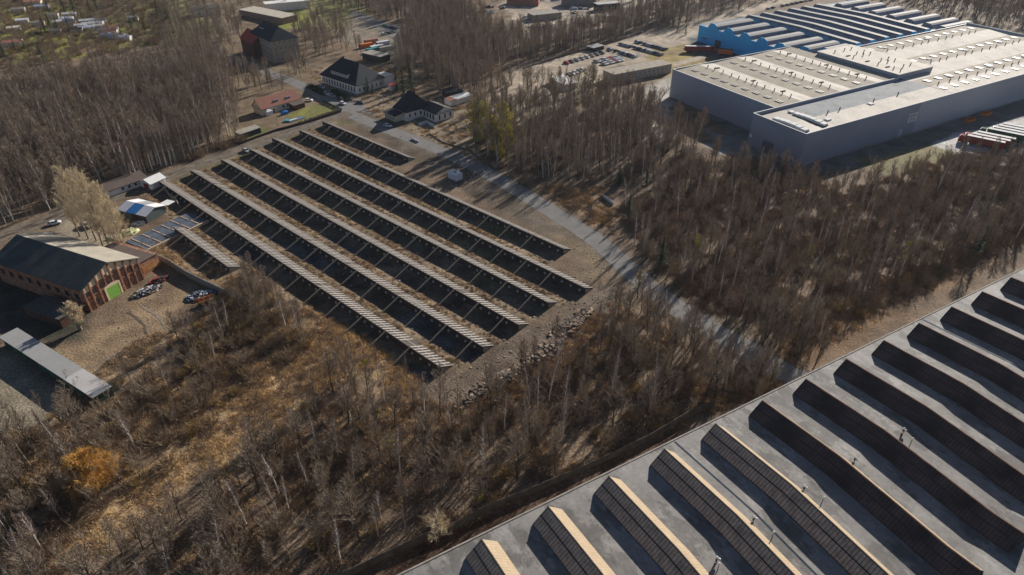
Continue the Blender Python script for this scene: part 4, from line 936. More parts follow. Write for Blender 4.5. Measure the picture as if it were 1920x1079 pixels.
# green and orange farm trailer beside the rubbish heap
t = thing('farm_trailer', 'orange and green flat trailer beside the dark rubbish heap in the dirt yard', 'trailer', (*G(388,570),0), R(35))
b = MB(); b.box(-2.6,2.6,-1,1,.9,1.25); b.build('deck', M['greenp'], t); b = MB(); b.box(-2.5,2.5,.85,1.0,1.26,2.1); b.box(-2.5,2.5,-1.0,-.85,1.26,1.9); b.build('side_board', M['orangep'], t)
for wx in (-1.2,1.2):
    b = MB(); b.tube([(wx,-1.0,.45),(wx,1.0,.45)], [.45,.45], 10); b.build('wheel', M['tyre'], t)
b = MB(); b.box(-4.6,-2.6,-.1,.1,.6,.75); b.build('drawbar', M['greenp'], t)

# ---------------------------------------------------------------- heaps of rubble and rubbish
def heap(name, label, cat, px, py, rx, ry, h, mats_, n, seed, sz=(.3,.9), az=0.0):
    rng = random.Random(seed); t = thing(name, label, cat, (*G(px,py), zat(*G(px,py))), az)
    b = MB(); b.dome((0,0,-.2), rx, ry, h*.75, rng, 14, 4, jit=.12); b.build('mound', mats_[0], t)
    b = MB()
    for k in range(n):
        a = rng.uniform(0,6.28); r_ = math.sqrt(rng.random()); x, y = rx*r_*math.cos(a), ry*r_*math.sin(a); z = h*.75*math.sqrt(max(0,1-r_*r_))-.1
        s_ = rng.uniform(*sz); b.obox((x,y), rng.uniform(0,3), s_, s_*rng.uniform(.4,1), z-.1, z+s_*rng.uniform(.2,.6), rng.randrange(len(mats_)))
    b.build('debris', mats_, t); return t
MBAG = mat('black_bags', (0.025,0.027,0.035), rough=.35, spec=.5); MWB = mat('white_bags', (0.55,0.58,0.62))
MRUB = mat('rubble_brown', (0.20,0.14,0.10), var=.35); MRUB2 = mat('rubble_pale', (0.36,0.29,0.225), var=.3)
heap('rubbish_heap','heap of black and silver rubbish bags in the dirt yard beside the orange trailer','rubbish heap',378,556,4.6,2.6,1.6,[MBAG,M['dark'],MWB,M['monb']],420,1,(.25,.6),R(25))
heap('junk_pile','pile of junk and bags against the right side of the brick gable','junk pile',276,548,4.5,1.8,1.4,[M['dark'],MWB,MRUB2,MBAG],220,2,(.3,.9),R(45))
heap('scrap_cart','dark cart with scrap beside the brick annex','cart',300,527,3.0,1.3,1.2,[M['brickd'],M['dark'],M['redp']],60,3,(.4,1.2),R(45))
for k, (x, y, rx, ry, h) in enumerate([(908,727,7,2.6,1.6),(945,712,6,2.2,1.4),(1003,672,5,2.6,1.5),(1030,655,6,3,1.9),(1062,620,7,3,2.2),(1090,592,5,2,1.2),(880,748,5,2,1.0),(968,696,3,1.5,.9)]):
    wh_n = ['beside the lowest canopy ends','just above the mistletoe sapling','below the fifth canopy end','dark crest between trees','largest, near the road bend','topmost with white scraps','lowest on the slope','smallest in the row'][k]
    heap('rubble_heap', f'brown rubble heap {wh_n}, along the strip below the canopies', 'rubble heap', x, y, rx, ry, h, [MRUB,MRUB2,MRUB,M['concd']], 160, 10+k, (.3,1.1), R(47))
heap('tarp_heap','yellowish tarpaulin covered heap beside the grey slab','covered heap',243,437,3.6,2.6,1.8,[mat('yellow_tarp',(0.55,0.55,0.30)),M['cream']],20,30,(.3,.7),R(30))
heap('tarp_heap','smaller pale green covered heap below the poplars','covered heap',216,447,2.6,2.0,1.4,[mat('green_tarp',(0.42,0.46,0.28)),M['cream']],20,31,(.3,.7),R(30))
heap('sack_pile','pale sacks piled in front of the striped hangar','sacks',260,421,2.4,1.4,1.2,[MWB,M['monb'],M['white']],60,32,(.3,.7),R(30))
heap('yellow_tent_heap','yellow and pale cover left of the striped hangar','covered heap',226,408,2.8,2.2,1.8,[mat('ochre_cover',(0.50,0.36,0.12)),M['cream']],20,33,(.3,.7),R(30))
for k in range(26):
    rng = random.Random(200+k); x = rng.uniform(905,1150); y = rng.uniform(0,75)
    heap('scrap_heap', 'small heap of pale scrap in the storage yard near the top edge', 'scrap heap', x, y, rng.uniform(2,5), rng.uniform(1.5,3), rng.uniform(1,2.2), [rng.choice([MRUB2,M['lav'],MRUB,M['dark'],M['redp'],M['white']]),M['dark'],M['lav']], 20, 300+k, (.5,1.5))['group'] = 'scrap heaps in the storage yard'

# loose litter and stones over the open ground (nobody could count it)
def scatter_boxes(name, polys, n, mats_, sz, seed, h=.3):
    rng = random.Random(seed); b = MB()
    for (poly, fr_) in polys:
        P_ = GL(poly); xs = [p[0] for p in P_]; ys = [p[1] for p in P_]; k = 0
        while k < n*fr_:
            x, y = rng.uniform(min(xs),max(xs)), rng.uniform(min(ys),max(ys))
            c = False; j = len(P_)-1
            for i in range(len(P_)):
                if (P_[i][1] > y) != (P_[j][1] > y) and x < (P_[j][0]-P_[i][0])*(y-P_[i][1])/(P_[j][1]-P_[i][1])+P_[i][0]: c = not c
                j = i
            k += 1
            if not c: continue
            s_ = rng.uniform(*sz); z = zat(x,y); b.obox((x,y), rng.uniform(0,3), s_, s_*rng.uniform(.3,1), z-.1, z+s_*h, rng.randrange(len(mats_)))
    return tag(b.build(name, mats_), kind='stuff')
scatter_boxes('stones', [([(640,225),(720,235),(1010,400),(1150,490),(1110,545),(1060,470)],1),([(740,735),(1050,575),(1200,520),(1180,570),(900,745)],1.2),([(330,330),(640,230),(1110,540),(850,690)],2.0),([(190,620),(330,520),(440,590),(280,720)],.15)], 900, [MRUB,MRUB2,M['concd'],M['conc']], (.15,.6), 7)

# ---------------------------------------------------------------- trees
def ribbon(b, p, q, w0, w1, rng, mi=0):
    d = (q-p); u = d.cross(Vector((rng.uniform(-1,1), rng.uniform(-1,1), rng.uniform(-1,1)+.01)))
    if u.length < 1e-5: return
    u.normalize(); a = p+u*w0*.5; c = p-u*w0*.5
    b.face([a, c, q], mi)
def bare_tree(seed, H, spread=.22, nl=26, asc=.65, start=.3, r0=None, twl=1.0, twn=5, subn=6, w=.035, lean=.03, multi=1, droop=0.0, k0=6, cr=3):
    rng = random.Random(seed); T, C = MB(), MB(); r0 = r0 or H*.0095
    for st in range(multi):
        base = Vector((0,0,-.4)) if multi == 1 else Vector((rng.uniform(-.5,.5), rng.uniform(-.5,.5), -.3))
        ln = Vector((rng.gauss(0,1), rng.gauss(0,1), 0))*lean*H*(2.5 if multi > 1 else 1); Hs = H*(1 if multi == 1 else rng.uniform(.7,1))
        tp = []; n = 7; wob = Vector((0,0,0))
        for i in range(n+1):
            t = i/n; wob += Vector((rng.gauss(0,1), rng.gauss(0,1), 0))*H*.004
            tp.append(base + Vector((0,0,(Hs+.4)*t)) + ln*t**1.5 + wob*(t > 0))
        T.tube([tuple(p) for p in tp], [max(.02, r0*(1-.93*i/n)**.9) for i in range(n+1)], k0, cap=False)
        def at_(t): f = t*n; i = min(n-1, int(f)); return tp[i].lerp(tp[i+1], f-i)
        nn = nl if multi == 1 else max(5, nl//multi)
        for l in range(nn):
            t = start+(1-start)*(l+rng.random())/nn*.97; p = at_(t); a = l*2.4+rng.uniform(-.5,.5)
            sh = (1-(t-start)/(1-start))**.65*.85+.15
            Ll = H*spread*sh*rng.uniform(.7,1.3); up = asc*rng.uniform(.75,1.3)
            d = Vector((math.cos(a), math.sin(a), up)).normalized(); pts = [p]; q = p
            for s_ in range(3):
                d = (d+Vector((rng.gauss(0,.13), rng.gauss(0,.13), .16-droop*(s_+1)))).normalized(); q = q+d*Ll/3; pts.append(q)
            rl = max(.02, r0*.42*sh)
            T.tube([tuple(x) for x in pts], [rl, rl*.7, rl*.45, .012], 3, cap=False)
            for s_ in range(subn):
                f = .2+.8*(s_+rng.random())/subn; ff = f*3; i = min(2, int(ff)); p2 = pts[i].lerp(pts[i+1], ff-i)
                d2 = (d+Vector((rng.gauss(0,.42), rng.gauss(0,.42), rng.gauss(.22,.22)))).normalized(); l2 = Ll*.52*(1.15-f*.6)*rng.uniform(.6,1.3)*twl
                q2 = p2+d2*l2; ribbon(C, p2, q2, w*1.6, 0, rng)
                for u in range(twn):
                    f3 = rng.uniform(.15,.95); p3 = p2.lerp(q2, f3)
                    d3 = (d2+Vector((rng.gauss(0,.38), rng.gauss(0,.38), rng.gauss(.2-droop*5,.2)))).normalized()
                    ribbon(C, p3, p3+d3*l2*.6*rng.uniform(.5,1.2), w, 0, rng)
                    if cr > 3:
                        p4 = p3+d3*l2*.2; d4 = (d3+Vector((rng.gauss(0,.8),rng.gauss(0,.8),rng.gauss(0,.5)-droop*3))).normalized(); ribbon(C, p4, p4+d4*l2*.5, w*.9, 0, rng)
    return T, C
def shrub_mb(seed, H, n=70, spread=.55, w=.04, tw=6):
    rng = random.Random(seed); T, C = MB(), MB()
    for k in range(n):
        a = rng.uniform(0,6.28); r_ = rng.random()**.5*spread; b0 = Vector((math.cos(a)*r_*H*.35, math.sin(a)*r_*H*.35, -.1))
        d = Vector((math.cos(a)*r_+rng.gauss(0,.2), math.sin(a)*r_+rng.gauss(0,.2), 1)).normalized(); L_ = H*rng.uniform(.55,1)
        m_ = b0+d*L_*.5; d = (d+Vector((rng.gauss(0,.2),rng.gauss(0,.2),0))).normalized(); e_ = m_+d*L_*.5
        (T if k % 6 == 0 else C).tube([tuple(b0),tuple(m_),tuple(e_)], [w*.7,w*.5,.008], 3, cap=False) if k % 3 == 0 else (ribbon(C,b0,m_,w,0,rng), ribbon(C,m_-d*.2,e_,w,0,rng))
        for u in range(tw):
            p = (b0.lerp(m_, rng.uniform(.4,1)) if rng.random() < .4 else m_.lerp(e_, rng.random())); dd = (d+Vector((rng.gauss(0,.6),rng.gauss(0,.6),rng.gauss(0,.4)))).normalized()
            ribbon(C, p, p+dd*H*rng.uniform(.1,.28), w*.8, 0, rng)
    if not T.v: T.tube([(0,0,0),(0,0,H*.4)], [.04,.02], 3)
    return T, C
def conifer_mb(seed, H, r=.2):
    rng = random.Random(seed); T, C = MB(), MB(); T.tube([(0,0,-.3),(0,0,H)], [H*.014,.02], 5, cap=False); n = int(H*16)
    for k in range(n):
        t = (k+rng.random())/n; z = H*(.06+.94*t); L_ = H*r*(1-t)**.85*rng.uniform(.6,1.2)+.15; a = rng.uniform(0,6.28)
        d = Vector((math.cos(a), math.sin(a), rng.uniform(-.35,.1))); s_ = Vector((-math.sin(a), math.cos(a), 0)); p = Vector((0,0,z))
        for u in range(5):
            f0 = u/5; c = p+d*L_*(f0+.1); ww = .34*H*.05*(1.1-f0)
            C.face([c+s_*ww+Vector((0,0,rng.uniform(-.1,.1))), c+d*L_*.28+Vector((0,0,-.08)), c-s_*ww+Vector((0,0,rng.uniform(-.1,.1))), c-d*.1+Vector((0,0,.1))])
    return T, C
def leafball(b, c, r, n, rng, s=.22, mi=0, shell=.35):
    for k in range(n):
        d = Vector((rng.gauss(0,1), rng.gauss(0,1), rng.gauss(0,1))).normalized(); p = Vector(c)+d*r*(rng.random()**shell)
        u = Vector((rng.gauss(0,1), rng.gauss(0,1), rng.gauss(0,1))).normalized(); v = u.cross(d)
        if v.length < .01: continue
        v.normalize(); b.face([p+u*s, p+v*s*.6, p-u*s, p-v*s*.6], mi)
KIND = {}
def reg(kind, var, T, C, tm, cm, H):
    tme = T.mesh('trunk', tm); cme = C.mesh('crown', cm)
    J = MB(); J.v = T.v+C.v; nt_ = len(T.v); J.f = T.f+[tuple(i+nt_ for i in f) for f in C.f]; J.m = [0]*len(T.f)+[1]*len(C.f)
    jo = bpy.data.objects.new(f'{kind}_source', J.mesh(f'{kind}_mesh', [tm, cm]))
    KIND.setdefault(kind, []).append((tme, cme, jo, H))
for s_ in range(5): reg('birch_tree', s_, *bare_tree(100+s_, 16, (.15,.20,.13,.24,.17)[s_], (34,30,40,32,28)[s_], 1.3, (.28,.2,.4,.25,.35)[s_], .21, 1.15, 7, 8, .042, .06), M['barkw'], M['twigr'], 16)
for s_ in range(3): reg('birch_tree', s_, *bare_tree(120+s_, 16, .12, 28, 1.5, .5, .15, 1.2, 6, 8, .042, .03), M['barkp'], M['twigr'], 16)
for s_ in range(6): reg('bare_tree', s_, *bare_tree(200+s_, 14, (.24,.32,.28,.36,.22,.30)[s_], (30,34,24,30,36,26)[s_], 1.25, (.25,.35,.2,.3,.4,.15)[s_], (.19,.24,.17,.26,.18,.2)[s_], 1.05, 8, 9, .044, .07), M['barkd'], M['twigg'], 14)
for s_ in range(3): reg('bare_tree', s_, *bare_tree(230+s_, 14, .26, 40, 1.3, .15, .14, 1.0, 8, 8, .044, .10, multi=3+s_), M['barkp'], M['twigg'], 14)
for s_ in range(5): reg('shrub', s_, *shrub_mb(300+s_, 4.0, 95, .9, .06, 9), M['barkd'], M['twigs'], 4)
for s_ in range(3): reg('golden_shrub', s_, *shrub_mb(320+s_, 3.0, 110, .7, .06, 8), M['twigy'], M['twigy'], 3)
for s_ in range(3): reg('conifer', s_, *conifer_mb(340+s_, 12, .27), M['barkd'], M['needle'], 12)

TREES = {k: [] for k in KIND}
occ = {}
BLOCK = []     # polygons kept clear of trees, in world coordinates
def rect_world(o, az, x0, x1, y0, y1):
    c, s = math.cos(az), math.sin(az); return [(o[0]+x*c-y*s, o[1]+x*s+y*c) for x, y in ((x0,y0),(x1,y0),(x1,y1),(x0,y1))]
BLOCK.append(rect_world(OW, WAZ, -4, 260, -26, 110)); BLOCK.append(rect_world(OW, WAZ, 95, 275, 90, 182))
BLOCK.append(GL([(1150,475),(1250,530),(1340,600),(1410,650),(1380,690),(1280,640),(1180,560)]))
BLOCK.append(rect_world(O2, WAZ, -70, 270, -100, 4.5))
for b_, s_, e_ in ROWS: BLOCK.append([XY(s_-1,b_-2), XY(e_+2,b_-2), XY(e_+2,b_+CW+9), XY(s_-1,b_+CW+9)])
for px in ([(590,130),(700,210),(745,160),(640,95)], [(470,175),(500,225),(640,205),(575,165)], [(715,160),(715,230),(820,245),(860,200),(790,150)], [(0,470),(140,380),(430,300),(640,215),(655,235),(345,430),(280,470),(310,530),(180,620),(0,560)],
           [(0,620),(210,735),(120,790),(0,700)], [(455,50),(460,110),(520,125),(560,105),(540,50)], [(1230,170),(1265,130),(1265,250),(1232,240)], [(655,20),(670,95),(740,100),(780,62)],
           [(1095,105),(1240,58),(1310,110),(1262,180),(1090,155)], [(190,620),(275,552),(330,520),(415,545),(420,585),(330,640),(250,690),(200,710),(110,660)]):
    BLOCK.append(GL(px))
BLOCK.append(GL([(600,650),(650,690),(560,770),(440,850),(330,930),(200,1010),(120,1040),(200,960),(330,870),(430,770),(520,690)]))
BLOCK.append(GL([(560,575),(640,610),(760,690),(800,715),(770,735),(690,690),(600,640),(545,600)]))
RD = [(GL(pl), wd) for pl, wd, _ in ROADS.values()]
def inpoly(x, y, P_):
    c = False; j = len(P_)-1
    for i in range(len(P_)):
        if (P_[i][1] > y) != (P_[j][1] > y) and x < (P_[j][0]-P_[i][0])*(y-P_[i][1])/(P_[j][1]-P_[i][1])+P_[i][0]: c = not c
        j = i
    return c
def segd(x, y, a, b):
    ex, ey = b[0]-a[0], b[1]-a[1]; t = max(0, min(1, ((x-a[0])*ex+(y-a[1])*ey)/(ex*ex+ey*ey))); return math.hypot(x-a[0]-t*ex, y-a[1]-t*ey)
def blocked(x, y, m=2.2):
    for P_ in BLOCK:
        if inpoly(x, y, P_): return True
    for P_, w_ in RD:
        for a, b in zip(P_[:-1], P_[1:]):
            if segd(x, y, a, b) < w_/2+m: return True
    return False
def grow(px, step, mix, hr, label, group, seed, jit=.5, keep=1.0, world=False, clump=0.0):
    """mix: {kind: weight}"""
    rng = random.Random(seed); P_ = px if world else GL(px); ks = list(mix); ws = [mix[k] for k in ks]
    xs = [p[0] for p in P_]; ys = [p[1] for p in P_]; x = min(xs)
    while x < max(xs):
        y = min(ys)
        while y < max(ys):
            xx, yy = x+rng.uniform(-jit,jit)*step, y+rng.uniform(-jit,jit)*step; y += step
            if rng.random() > keep or not inpoly(xx, yy, P_) or blocked(xx, yy): continue
            if clump and math.sin(xx*.21+seed)*math.sin(yy*.17+seed*2)+math.sin(xx*.07+yy*.09) < clump-1: continue
            k = rng.choices(ks, ws)[0]; v_ = rng.randrange(len(KIND[k])); h = rng.uniform(*hr)*(1 if k in ('birch_tree','bare_tree') else 1)
            base = KIND[k][v_][3]
            if k in ('shrub','golden_shrub'): sc_ = rng.uniform(.6,1.3)
            elif k == 'conifer': sc_ = rng.uniform(.6,1.1)
            else: sc_ = h/base
            TREES[k].append((xx, yy, zat(xx,yy), sc_, rng.uniform(0,6.28), v_, label, group))
        x += step
B, T_ = 'birch_tree', 'bare_tree'
# lower woods
grow([(640,700),(760,740),(860,760),(1060,640),(1190,555),(1300,640),(1400,700),(1470,730),(1400,770),(1290,780),(1180,835),(1050,890),(900,955),(790,1000),(640,1070),(520,1110),(350,1130),(430,960),(560,820)], 4.9,
     {T_:5,B:3.5}, (9,15.5), 'bare tree in the wood between the rubble strip and the concrete fence', 'trees of the lower middle wood', 11, keep=.85)
grow([(-60,1130),(-60,850),(60,800),(190,770),(260,820),(300,880),(160,960),(90,1020),(60,1130)], 4.6, {T_:5,B:3}, (9,14), 'bare tree in the lower left corner wood around the golden willow', 'trees of the lower left wood', 12, keep=.85)
grow([(60,1130),(120,1010),(300,960),(430,900),(520,1110),(300,1140)], 4.4, {T_:5,B:2}, (8,13), 'bare tree near the bottom edge left of the centre', 'trees along the bottom edge', 13, keep=.85)
grow([(250,650),(300,610),(420,580),(440,640),(420,740),(330,820),(240,780),(210,730)], 4.2, {T_:5,B:2}, (6,11), 'small bare tree in the thicket below the dirt yard', 'trees of the thicket below the yard', 14, keep=.8)
grow([(430,540),(470,500),(560,560),(640,640),(560,620),(520,600),(470,620),(430,600)], 3.8, {T_:6,B:2}, (7,12), 'bare tan tree at the left end of the nearest canopy', 'trees beside the short canopy', 15, keep=.8)
grow([(560,640),(640,640),(760,720),(640,720),(560,820),(430,960),(420,860),(500,740)], 5.5, {T_:4,B:4}, (8,14), 'bare tree on the golden slope below the nearest canopy', 'trees on the golden slope', 16, keep=.35)
grow([(1110,560),(1190,520),(1250,580),(1330,640),(1290,700),(1190,600)], 4.5, {T_:5,B:1}, (8,13), 'bare tree between the rubble strip and the asphalt road', 'trees left of the lower road', 17, keep=.8)
# right hand woods
grow([(1150,400),(1190,370),(1300,310),(1400,310),(1500,345),(1640,325),(1780,310),(1930,300),(1990,420),(1700,540),(1540,615),(1480,660),(1400,640),(1290,570),(1200,500)], 5.5,
     {T_:6,B:3,'conifer':.08}, (8.5,14), 'bare tree in the dark wood between the road and the warehouse', 'trees of the right hand wood', 18, keep=.88)
grow([(1340,640),(1400,620),(1500,600),(1580,640),(1530,690),(1480,722),(1420,735),(1340,700)], 4.2, {T_:5,B:1}, (11,15), 'tall pale bare tree in the group where the road disappears by the near hall', 'trees at the road end', 19, keep=.95)
# centre wood (birches)
grow([(880,285),(920,230),(990,215),(1060,200),(1130,190),(1230,200),(1260,250),(1320,255),(1300,290),(1180,345),(1130,335),(1040,345),(960,325)], 4.1,
     {B:7,T_:2.5}, (11,16), 'slender birch in the dense central birch stand right of the road', 'birches of the central stand', 20, keep=.95)
grow([(880,180),(960,150),(1080,160),(1230,180),(1230,205),(1060,215),(920,235),(870,230)], 5.5, {T_:5,B:2}, (9,14), 'bare tree between the car park and the central birch stand', 'trees below the car park', 21, keep=.7)
# left big wood
grow([(-150,470),(-140,215),(60,180),(200,158),(330,140),(420,135),(455,190),(450,255),(400,285),(300,318),(225,345),(100,385),(0,425)], 4.5,
     {B:5,T_:5}, (14,20), 'tall slender bare tree in the big left wood above the dirt track', 'trees of the big left wood', 22, keep=.95)
grow([(225,352),(300,322),(400,289),(440,268),(425,262),(380,280),(290,310),(215,340)], 3.2, {B:1}, (14,18), 'white stemmed birch on the wood edge along the dirt track', 'birches along the dirt track', 23, keep=.85)
grow([(0,440),(0,400),(60,385),(110,392),(60,420)], 5, {B:1}, (11,15), 'white birch at the left picture edge above the brick hall roof', 'birches at the left edge', 24, keep=.8)
# upper middle
grow([(430,90),(480,60),(440,40),(330,50),(300,100),(400,130),(470,180),(500,190),(590,165),(560,135),(480,130)], 5.5, {T_:5,B:2}, (10,15), 'bare tree around the tall brown block', 'trees around the brown block', 25, keep=.75)
grow([(520,60),(640,40),(700,110),(640,100),(600,130),(560,140)], 6, {T_:5,B:1}, (10,15), 'bare tree between the brown block and the white office', 'trees behind the office', 26, keep=.6)
grow([(740,100),(780,60),(860,20),(960,80),(1100,60),(1230,20),(1300,10),(1290,50),(1200,60),(1080,95),(960,125),(900,190),(830,180),(790,150),(750,150)], 4.8,
     {T_:6,B:3}, (12,18), 'bare tree in the wood between the office and the car park track', 'trees of the upper middle wood', 27, keep=.9)
grow([(640,-80),(640,20),(740,40),(800,60),(900,20),(900,-80)], 6, {T_:6,B:3}, (12,17), 'bare tree near the top edge above the small car lot', 'trees at the top centre', 28, keep=.85)
grow([(300,-80),(300,60),(420,20),(640,20),(640,-80)], 9, {T_:6,B:1}, (9,14), 'bare tree among the far halls near the top edge', 'far trees at the top left', 29, keep=.7)
grow([(900,-100),(900,0),(1450,0),(1560,-20),(1560,-100)], 8, {T_:6,B:2}, (9,14), 'far bare tree near the top edge', 'far trees along the top edge', 30, keep=.55)
grow([(1240,60),(1400,20),(1480,-15),(1560,-30),(1300,0)], 6, {T_:6,B:2,'conifer':.6}, (9,14), 'bare tree behind the blue hall road', 'trees above the blue hall', 31, keep=.7)
grow([(1560,-15),(1640,-90),(2200,-90),(2200,110),(1925,60),(1800,35),(1700,5)], 7, {T_:6,B:2}, (12,17), 'bare tree in the dark wood beyond the warehouse', 'trees beyond the warehouse', 32, keep=.95)
grow([(-260,-60),(300,-60),(330,60),(200,110),(-200,150)], 9, {T_:6,'conifer':.8}, (6,9), 'tree in the garden colony at the upper left', 'trees of the garden colony', 33, keep=.6)
grow([(-100,200),(60,175),(200,155),(330,135),(420,120),(330,95),(230,100),(100,140),(-100,160)], 6, {T_:5,B:2}, (6,10), 'lower bare tree between the left wood and the garden colony', 'trees behind the left wood', 35, keep=.6)
# undergrowth
SH, GS = 'shrub', 'golden_shrub'
grow([(210,730),(300,640),(430,560),(560,640),(500,740),(420,860),(300,960),(160,960),(60,860),(0,830),(100,780)], 3.0, {SH:5,GS:2}, (1,1), 'brown thicket shrub below the dirt yard', 'shrubs left of the golden slope', 41, keep=.36)
grow([(420,540),(480,500),(560,560),(620,620),(540,680),(430,640)], 2.8, {GS:4,SH:2}, (1,1), 'golden dry shrub below the end of the short canopy', 'golden shrubs beside the short canopy', 42, keep=.5)
grow([(560,700),(860,770),(1060,650),(1300,640),(1440,740),(1290,790),(900,965),(640,1080),(350,1130),(430,900)], 4.2, {SH:5,GS:1}, (1,1), 'low brown shrub under the trees of the lower middle wood', 'shrubs of the lower middle wood', 43, keep=.35)
grow([(1150,400),(1300,300),(1930,290),(1990,420),(1500,640),(1290,580)], 5.0, {SH:5}, (1,1), 'low brown shrub under the right hand wood', 'shrubs of the right hand wood', 44, keep=.55)
grow([(1330,740),(1500,660),(1920,440),(1920,410),(1600,560),(1400,690)], 3.6, {SH:3,GS:2}, (1,1), 'reddish brown shrub on the strip beside the near hall', 'shrubs beside the near hall', 45, keep=.6)
grow([(-60,1130),(-60,860),(200,960),(90,1130)], 3.4, {SH:4,GS:1}, (1,1), 'low shrub in the lower left corner', 'shrubs of the lower left corner', 46, keep=.6)
grow([(300,650),(560,640),(640,700),(430,860),(150,1060),(330,860)], 5.5, {GS:4,SH:1}, (1,1), 'dry grass tussock on the golden slope', 'tussocks on the golden slope', 47, keep=.22)
grow([(880,330),(960,345),(1150,350),(1300,300),(1230,200),(900,240)], 5, {SH:4}, (1,1), 'low shrub under the central birches', 'shrubs of the central stand', 48, keep=.5)
grow([(0,430),(230,345),(450,260),(470,270),(300,330),(0,445)], 3.2, {SH:4}, (1,1), 'dark low shrub along the upper verge of the dirt track', 'shrubs along the dirt track', 49, keep=.7)
grow([(550,170),(640,100),(700,110),(790,140),(700,150),(640,100),(590,140)], 6, {GS:3,SH:2}, (1,1), 'golden shrub around the white office', 'shrubs around the office', 50, keep=.6)
grow([(1010,350),(1130,350),(1150,440),(1060,420)], 5, {GS:2,SH:2}, (1,1), 'dry shrub in the clearing right of the road', 'shrubs in the clearing', 51, keep=.5)
grow([(-200,-40),(300,-40),(330,80),(0,140)], 6, {SH:3,GS:2}, (1,1), 'garden shrub in the colony at the upper left', 'shrubs of the garden colony', 52, keep=.8)

def plant(kind, x, y, h, label, cat, group=None, v_=0, name=None, rot=None, dz=0.0, tm=None, cm=None):
    T, C, J, H = KIND[kind][v_]; p = G(x, y)
    t = thing(name or kind, label, cat, (*p, zat(*p)+dz), rot if rot is not None else (x*1.7+y) % 6.28, group); s_ = h/H; t.scale = (s_,s_,s_)
    a = link(bpy.data.objects.new('trunk', T)); a.parent = t; c = link(bpy.data.objects.new('crown', C)); c.parent = t; return t
CAT = {B:'birch',T_:'tree',SH:'shrub',GS:'shrub','conifer':'conifer'}
NMX = {B:'birch_tree',T_:'bare_tree',SH:'shrub',GS:'golden_shrub','conifer':'conifer'}
def vis(x, y):
    # inside the frame (with a margin)?
    fw = y*CT+CAM_H*ST; up = y*ST-CAM_H*CT; return fw > 1 and abs(CAM_F*x/fw) < 990 and abs(CAM_F*up/fw) < 580
STUFF = []
for k, L_ in TREES.items():
    L_.sort(key=lambda q: math.hypot(q[0], q[1])/ (1 if vis(q[0],q[1]) else 1e-4)/max(q[3],.3))
    vi = [q for q in L_ if vis(q[0], q[1])]; n = min(len(vi), 285 if k in (B,T_) else 200)
    for q in vi[:n]:
        T, C, J, H = KIND[k][q[5]]
        t = thing(NMX[k], q[6] if k != 'conifer' else q[6].replace('bare tree','dark conifer').replace('tree in the garden','dark conifer in the garden'), CAT[k], (q[0],q[1],q[2]), q[4], q[7]+' ('+CAT[k]+')'); t.scale = (q[3],)*3
        if k == T_: t['label'] = q[6].replace('slender birch','grey brown tree').replace('white birch','bare tree')
        if k == B: t['label'] = q[6].replace('bare tan tree','pale birch').replace('bare tree','pale stemmed birch').replace('slender bare tree','slender birch')
        a = link(bpy.data.objects.new('trunk', T)); a.parent = t; c = link(bpy.data.objects.new('crown', C)); c.parent = t
    STUFF += [(k, q) for q in L_ if q not in set(vi[:n])] if False else [(k, q) for q in vi[n:]] + [(k, q) for q in L_ if not vis(q[0], q[1])]
# the rest of the woods: one object whose points carry whole trees (geometry nodes)
def forest(name, items):
    if not items: return
    col = bpy.data.collections.new(name+'_sources'); order = []
    for k in KIND:
        for v_, e in enumerate(KIND[k]): order.append((k, v_))
    for i, (k, v_) in enumerate(order):
        o = KIND[k][v_][2]; o.name = 'src_%03d_%s' % (i, k)
        if o.name not in col.objects: col.objects.link(o)
    me_ = bpy.data.meshes.new(name); me_.from_pydata([q[:3] for _, q in items], [], [])
    for an, ty, vals in (('vi','INT',[order.index((k,q[5])) for k,q in items]),('ro','FLOAT',[q[4] for _,q in items]),('sz','FLOAT',[q[3] for _,q in items])):
        a = me_.attributes.new(an, ty, 'POINT'); a.data.foreach_set('value', vals)
    o = tag(link(bpy.data.objects.new(name, me_)), kind='stuff')
    ng = bpy.data.node_groups.new(name, 'GeometryNodeTree'); ng.interface.new_socket('Geometry', in_out='INPUT', socket_type='NodeSocketGeometry'); ng.interface.new_socket('Geometry', in_out='OUTPUT', socket_type='NodeSocketGeometry')
    N = ng.nodes; Lk = ng.links; gi = N.new('NodeGroupInput'); go = N.new('NodeGroupOutput')
    ci = N.new('GeometryNodeCollectionInfo'); ci.inputs['Collection'].default_value = col; ci.inputs['Separate Children'].default_value = True; ci.inputs['Reset Children'].default_value = True
    ip = N.new('GeometryNodeInstanceOnPoints'); ip.inputs['Pick Instance'].default_value = True
    def na(an, ty): a = N.new('GeometryNodeInputNamedAttribute'); a.data_type = ty; a.inputs['Name'].default_value = an; return a
    a1, a2, a3 = na('vi','INT'), na('ro','FLOAT'), na('sz','FLOAT')
    cx = N.new('ShaderNodeCombineXYZ'); Lk.new(a2.outputs['Attribute'], cx.inputs['Z'])
    e2r = N.new('FunctionNodeEulerToRotation'); Lk.new(cx.outputs[0], e2r.inputs[0])
    Lk.new(gi.outputs[0], ip.inputs['Points']); Lk.new(ci.outputs[0], ip.inputs['Instance']); Lk.new(a1.outputs['Attribute'], ip.inputs['Instance Index'])
    Lk.new(e2r.outputs[0], ip.inputs['Rotation']); Lk.new(a3.outputs['Attribute'], ip.inputs['Scale']); Lk.new(ip.outputs[0], go.inputs[0])
    md = o.modifiers.new('forest', 'NODES'); md.node_group = ng; return o
forest('woodland', [(k,q) for k,q in STUFF if k not in (SH,GS)])
forest('undergrowth', [(k,q) for k,q in STUFF if k in (SH,GS)])

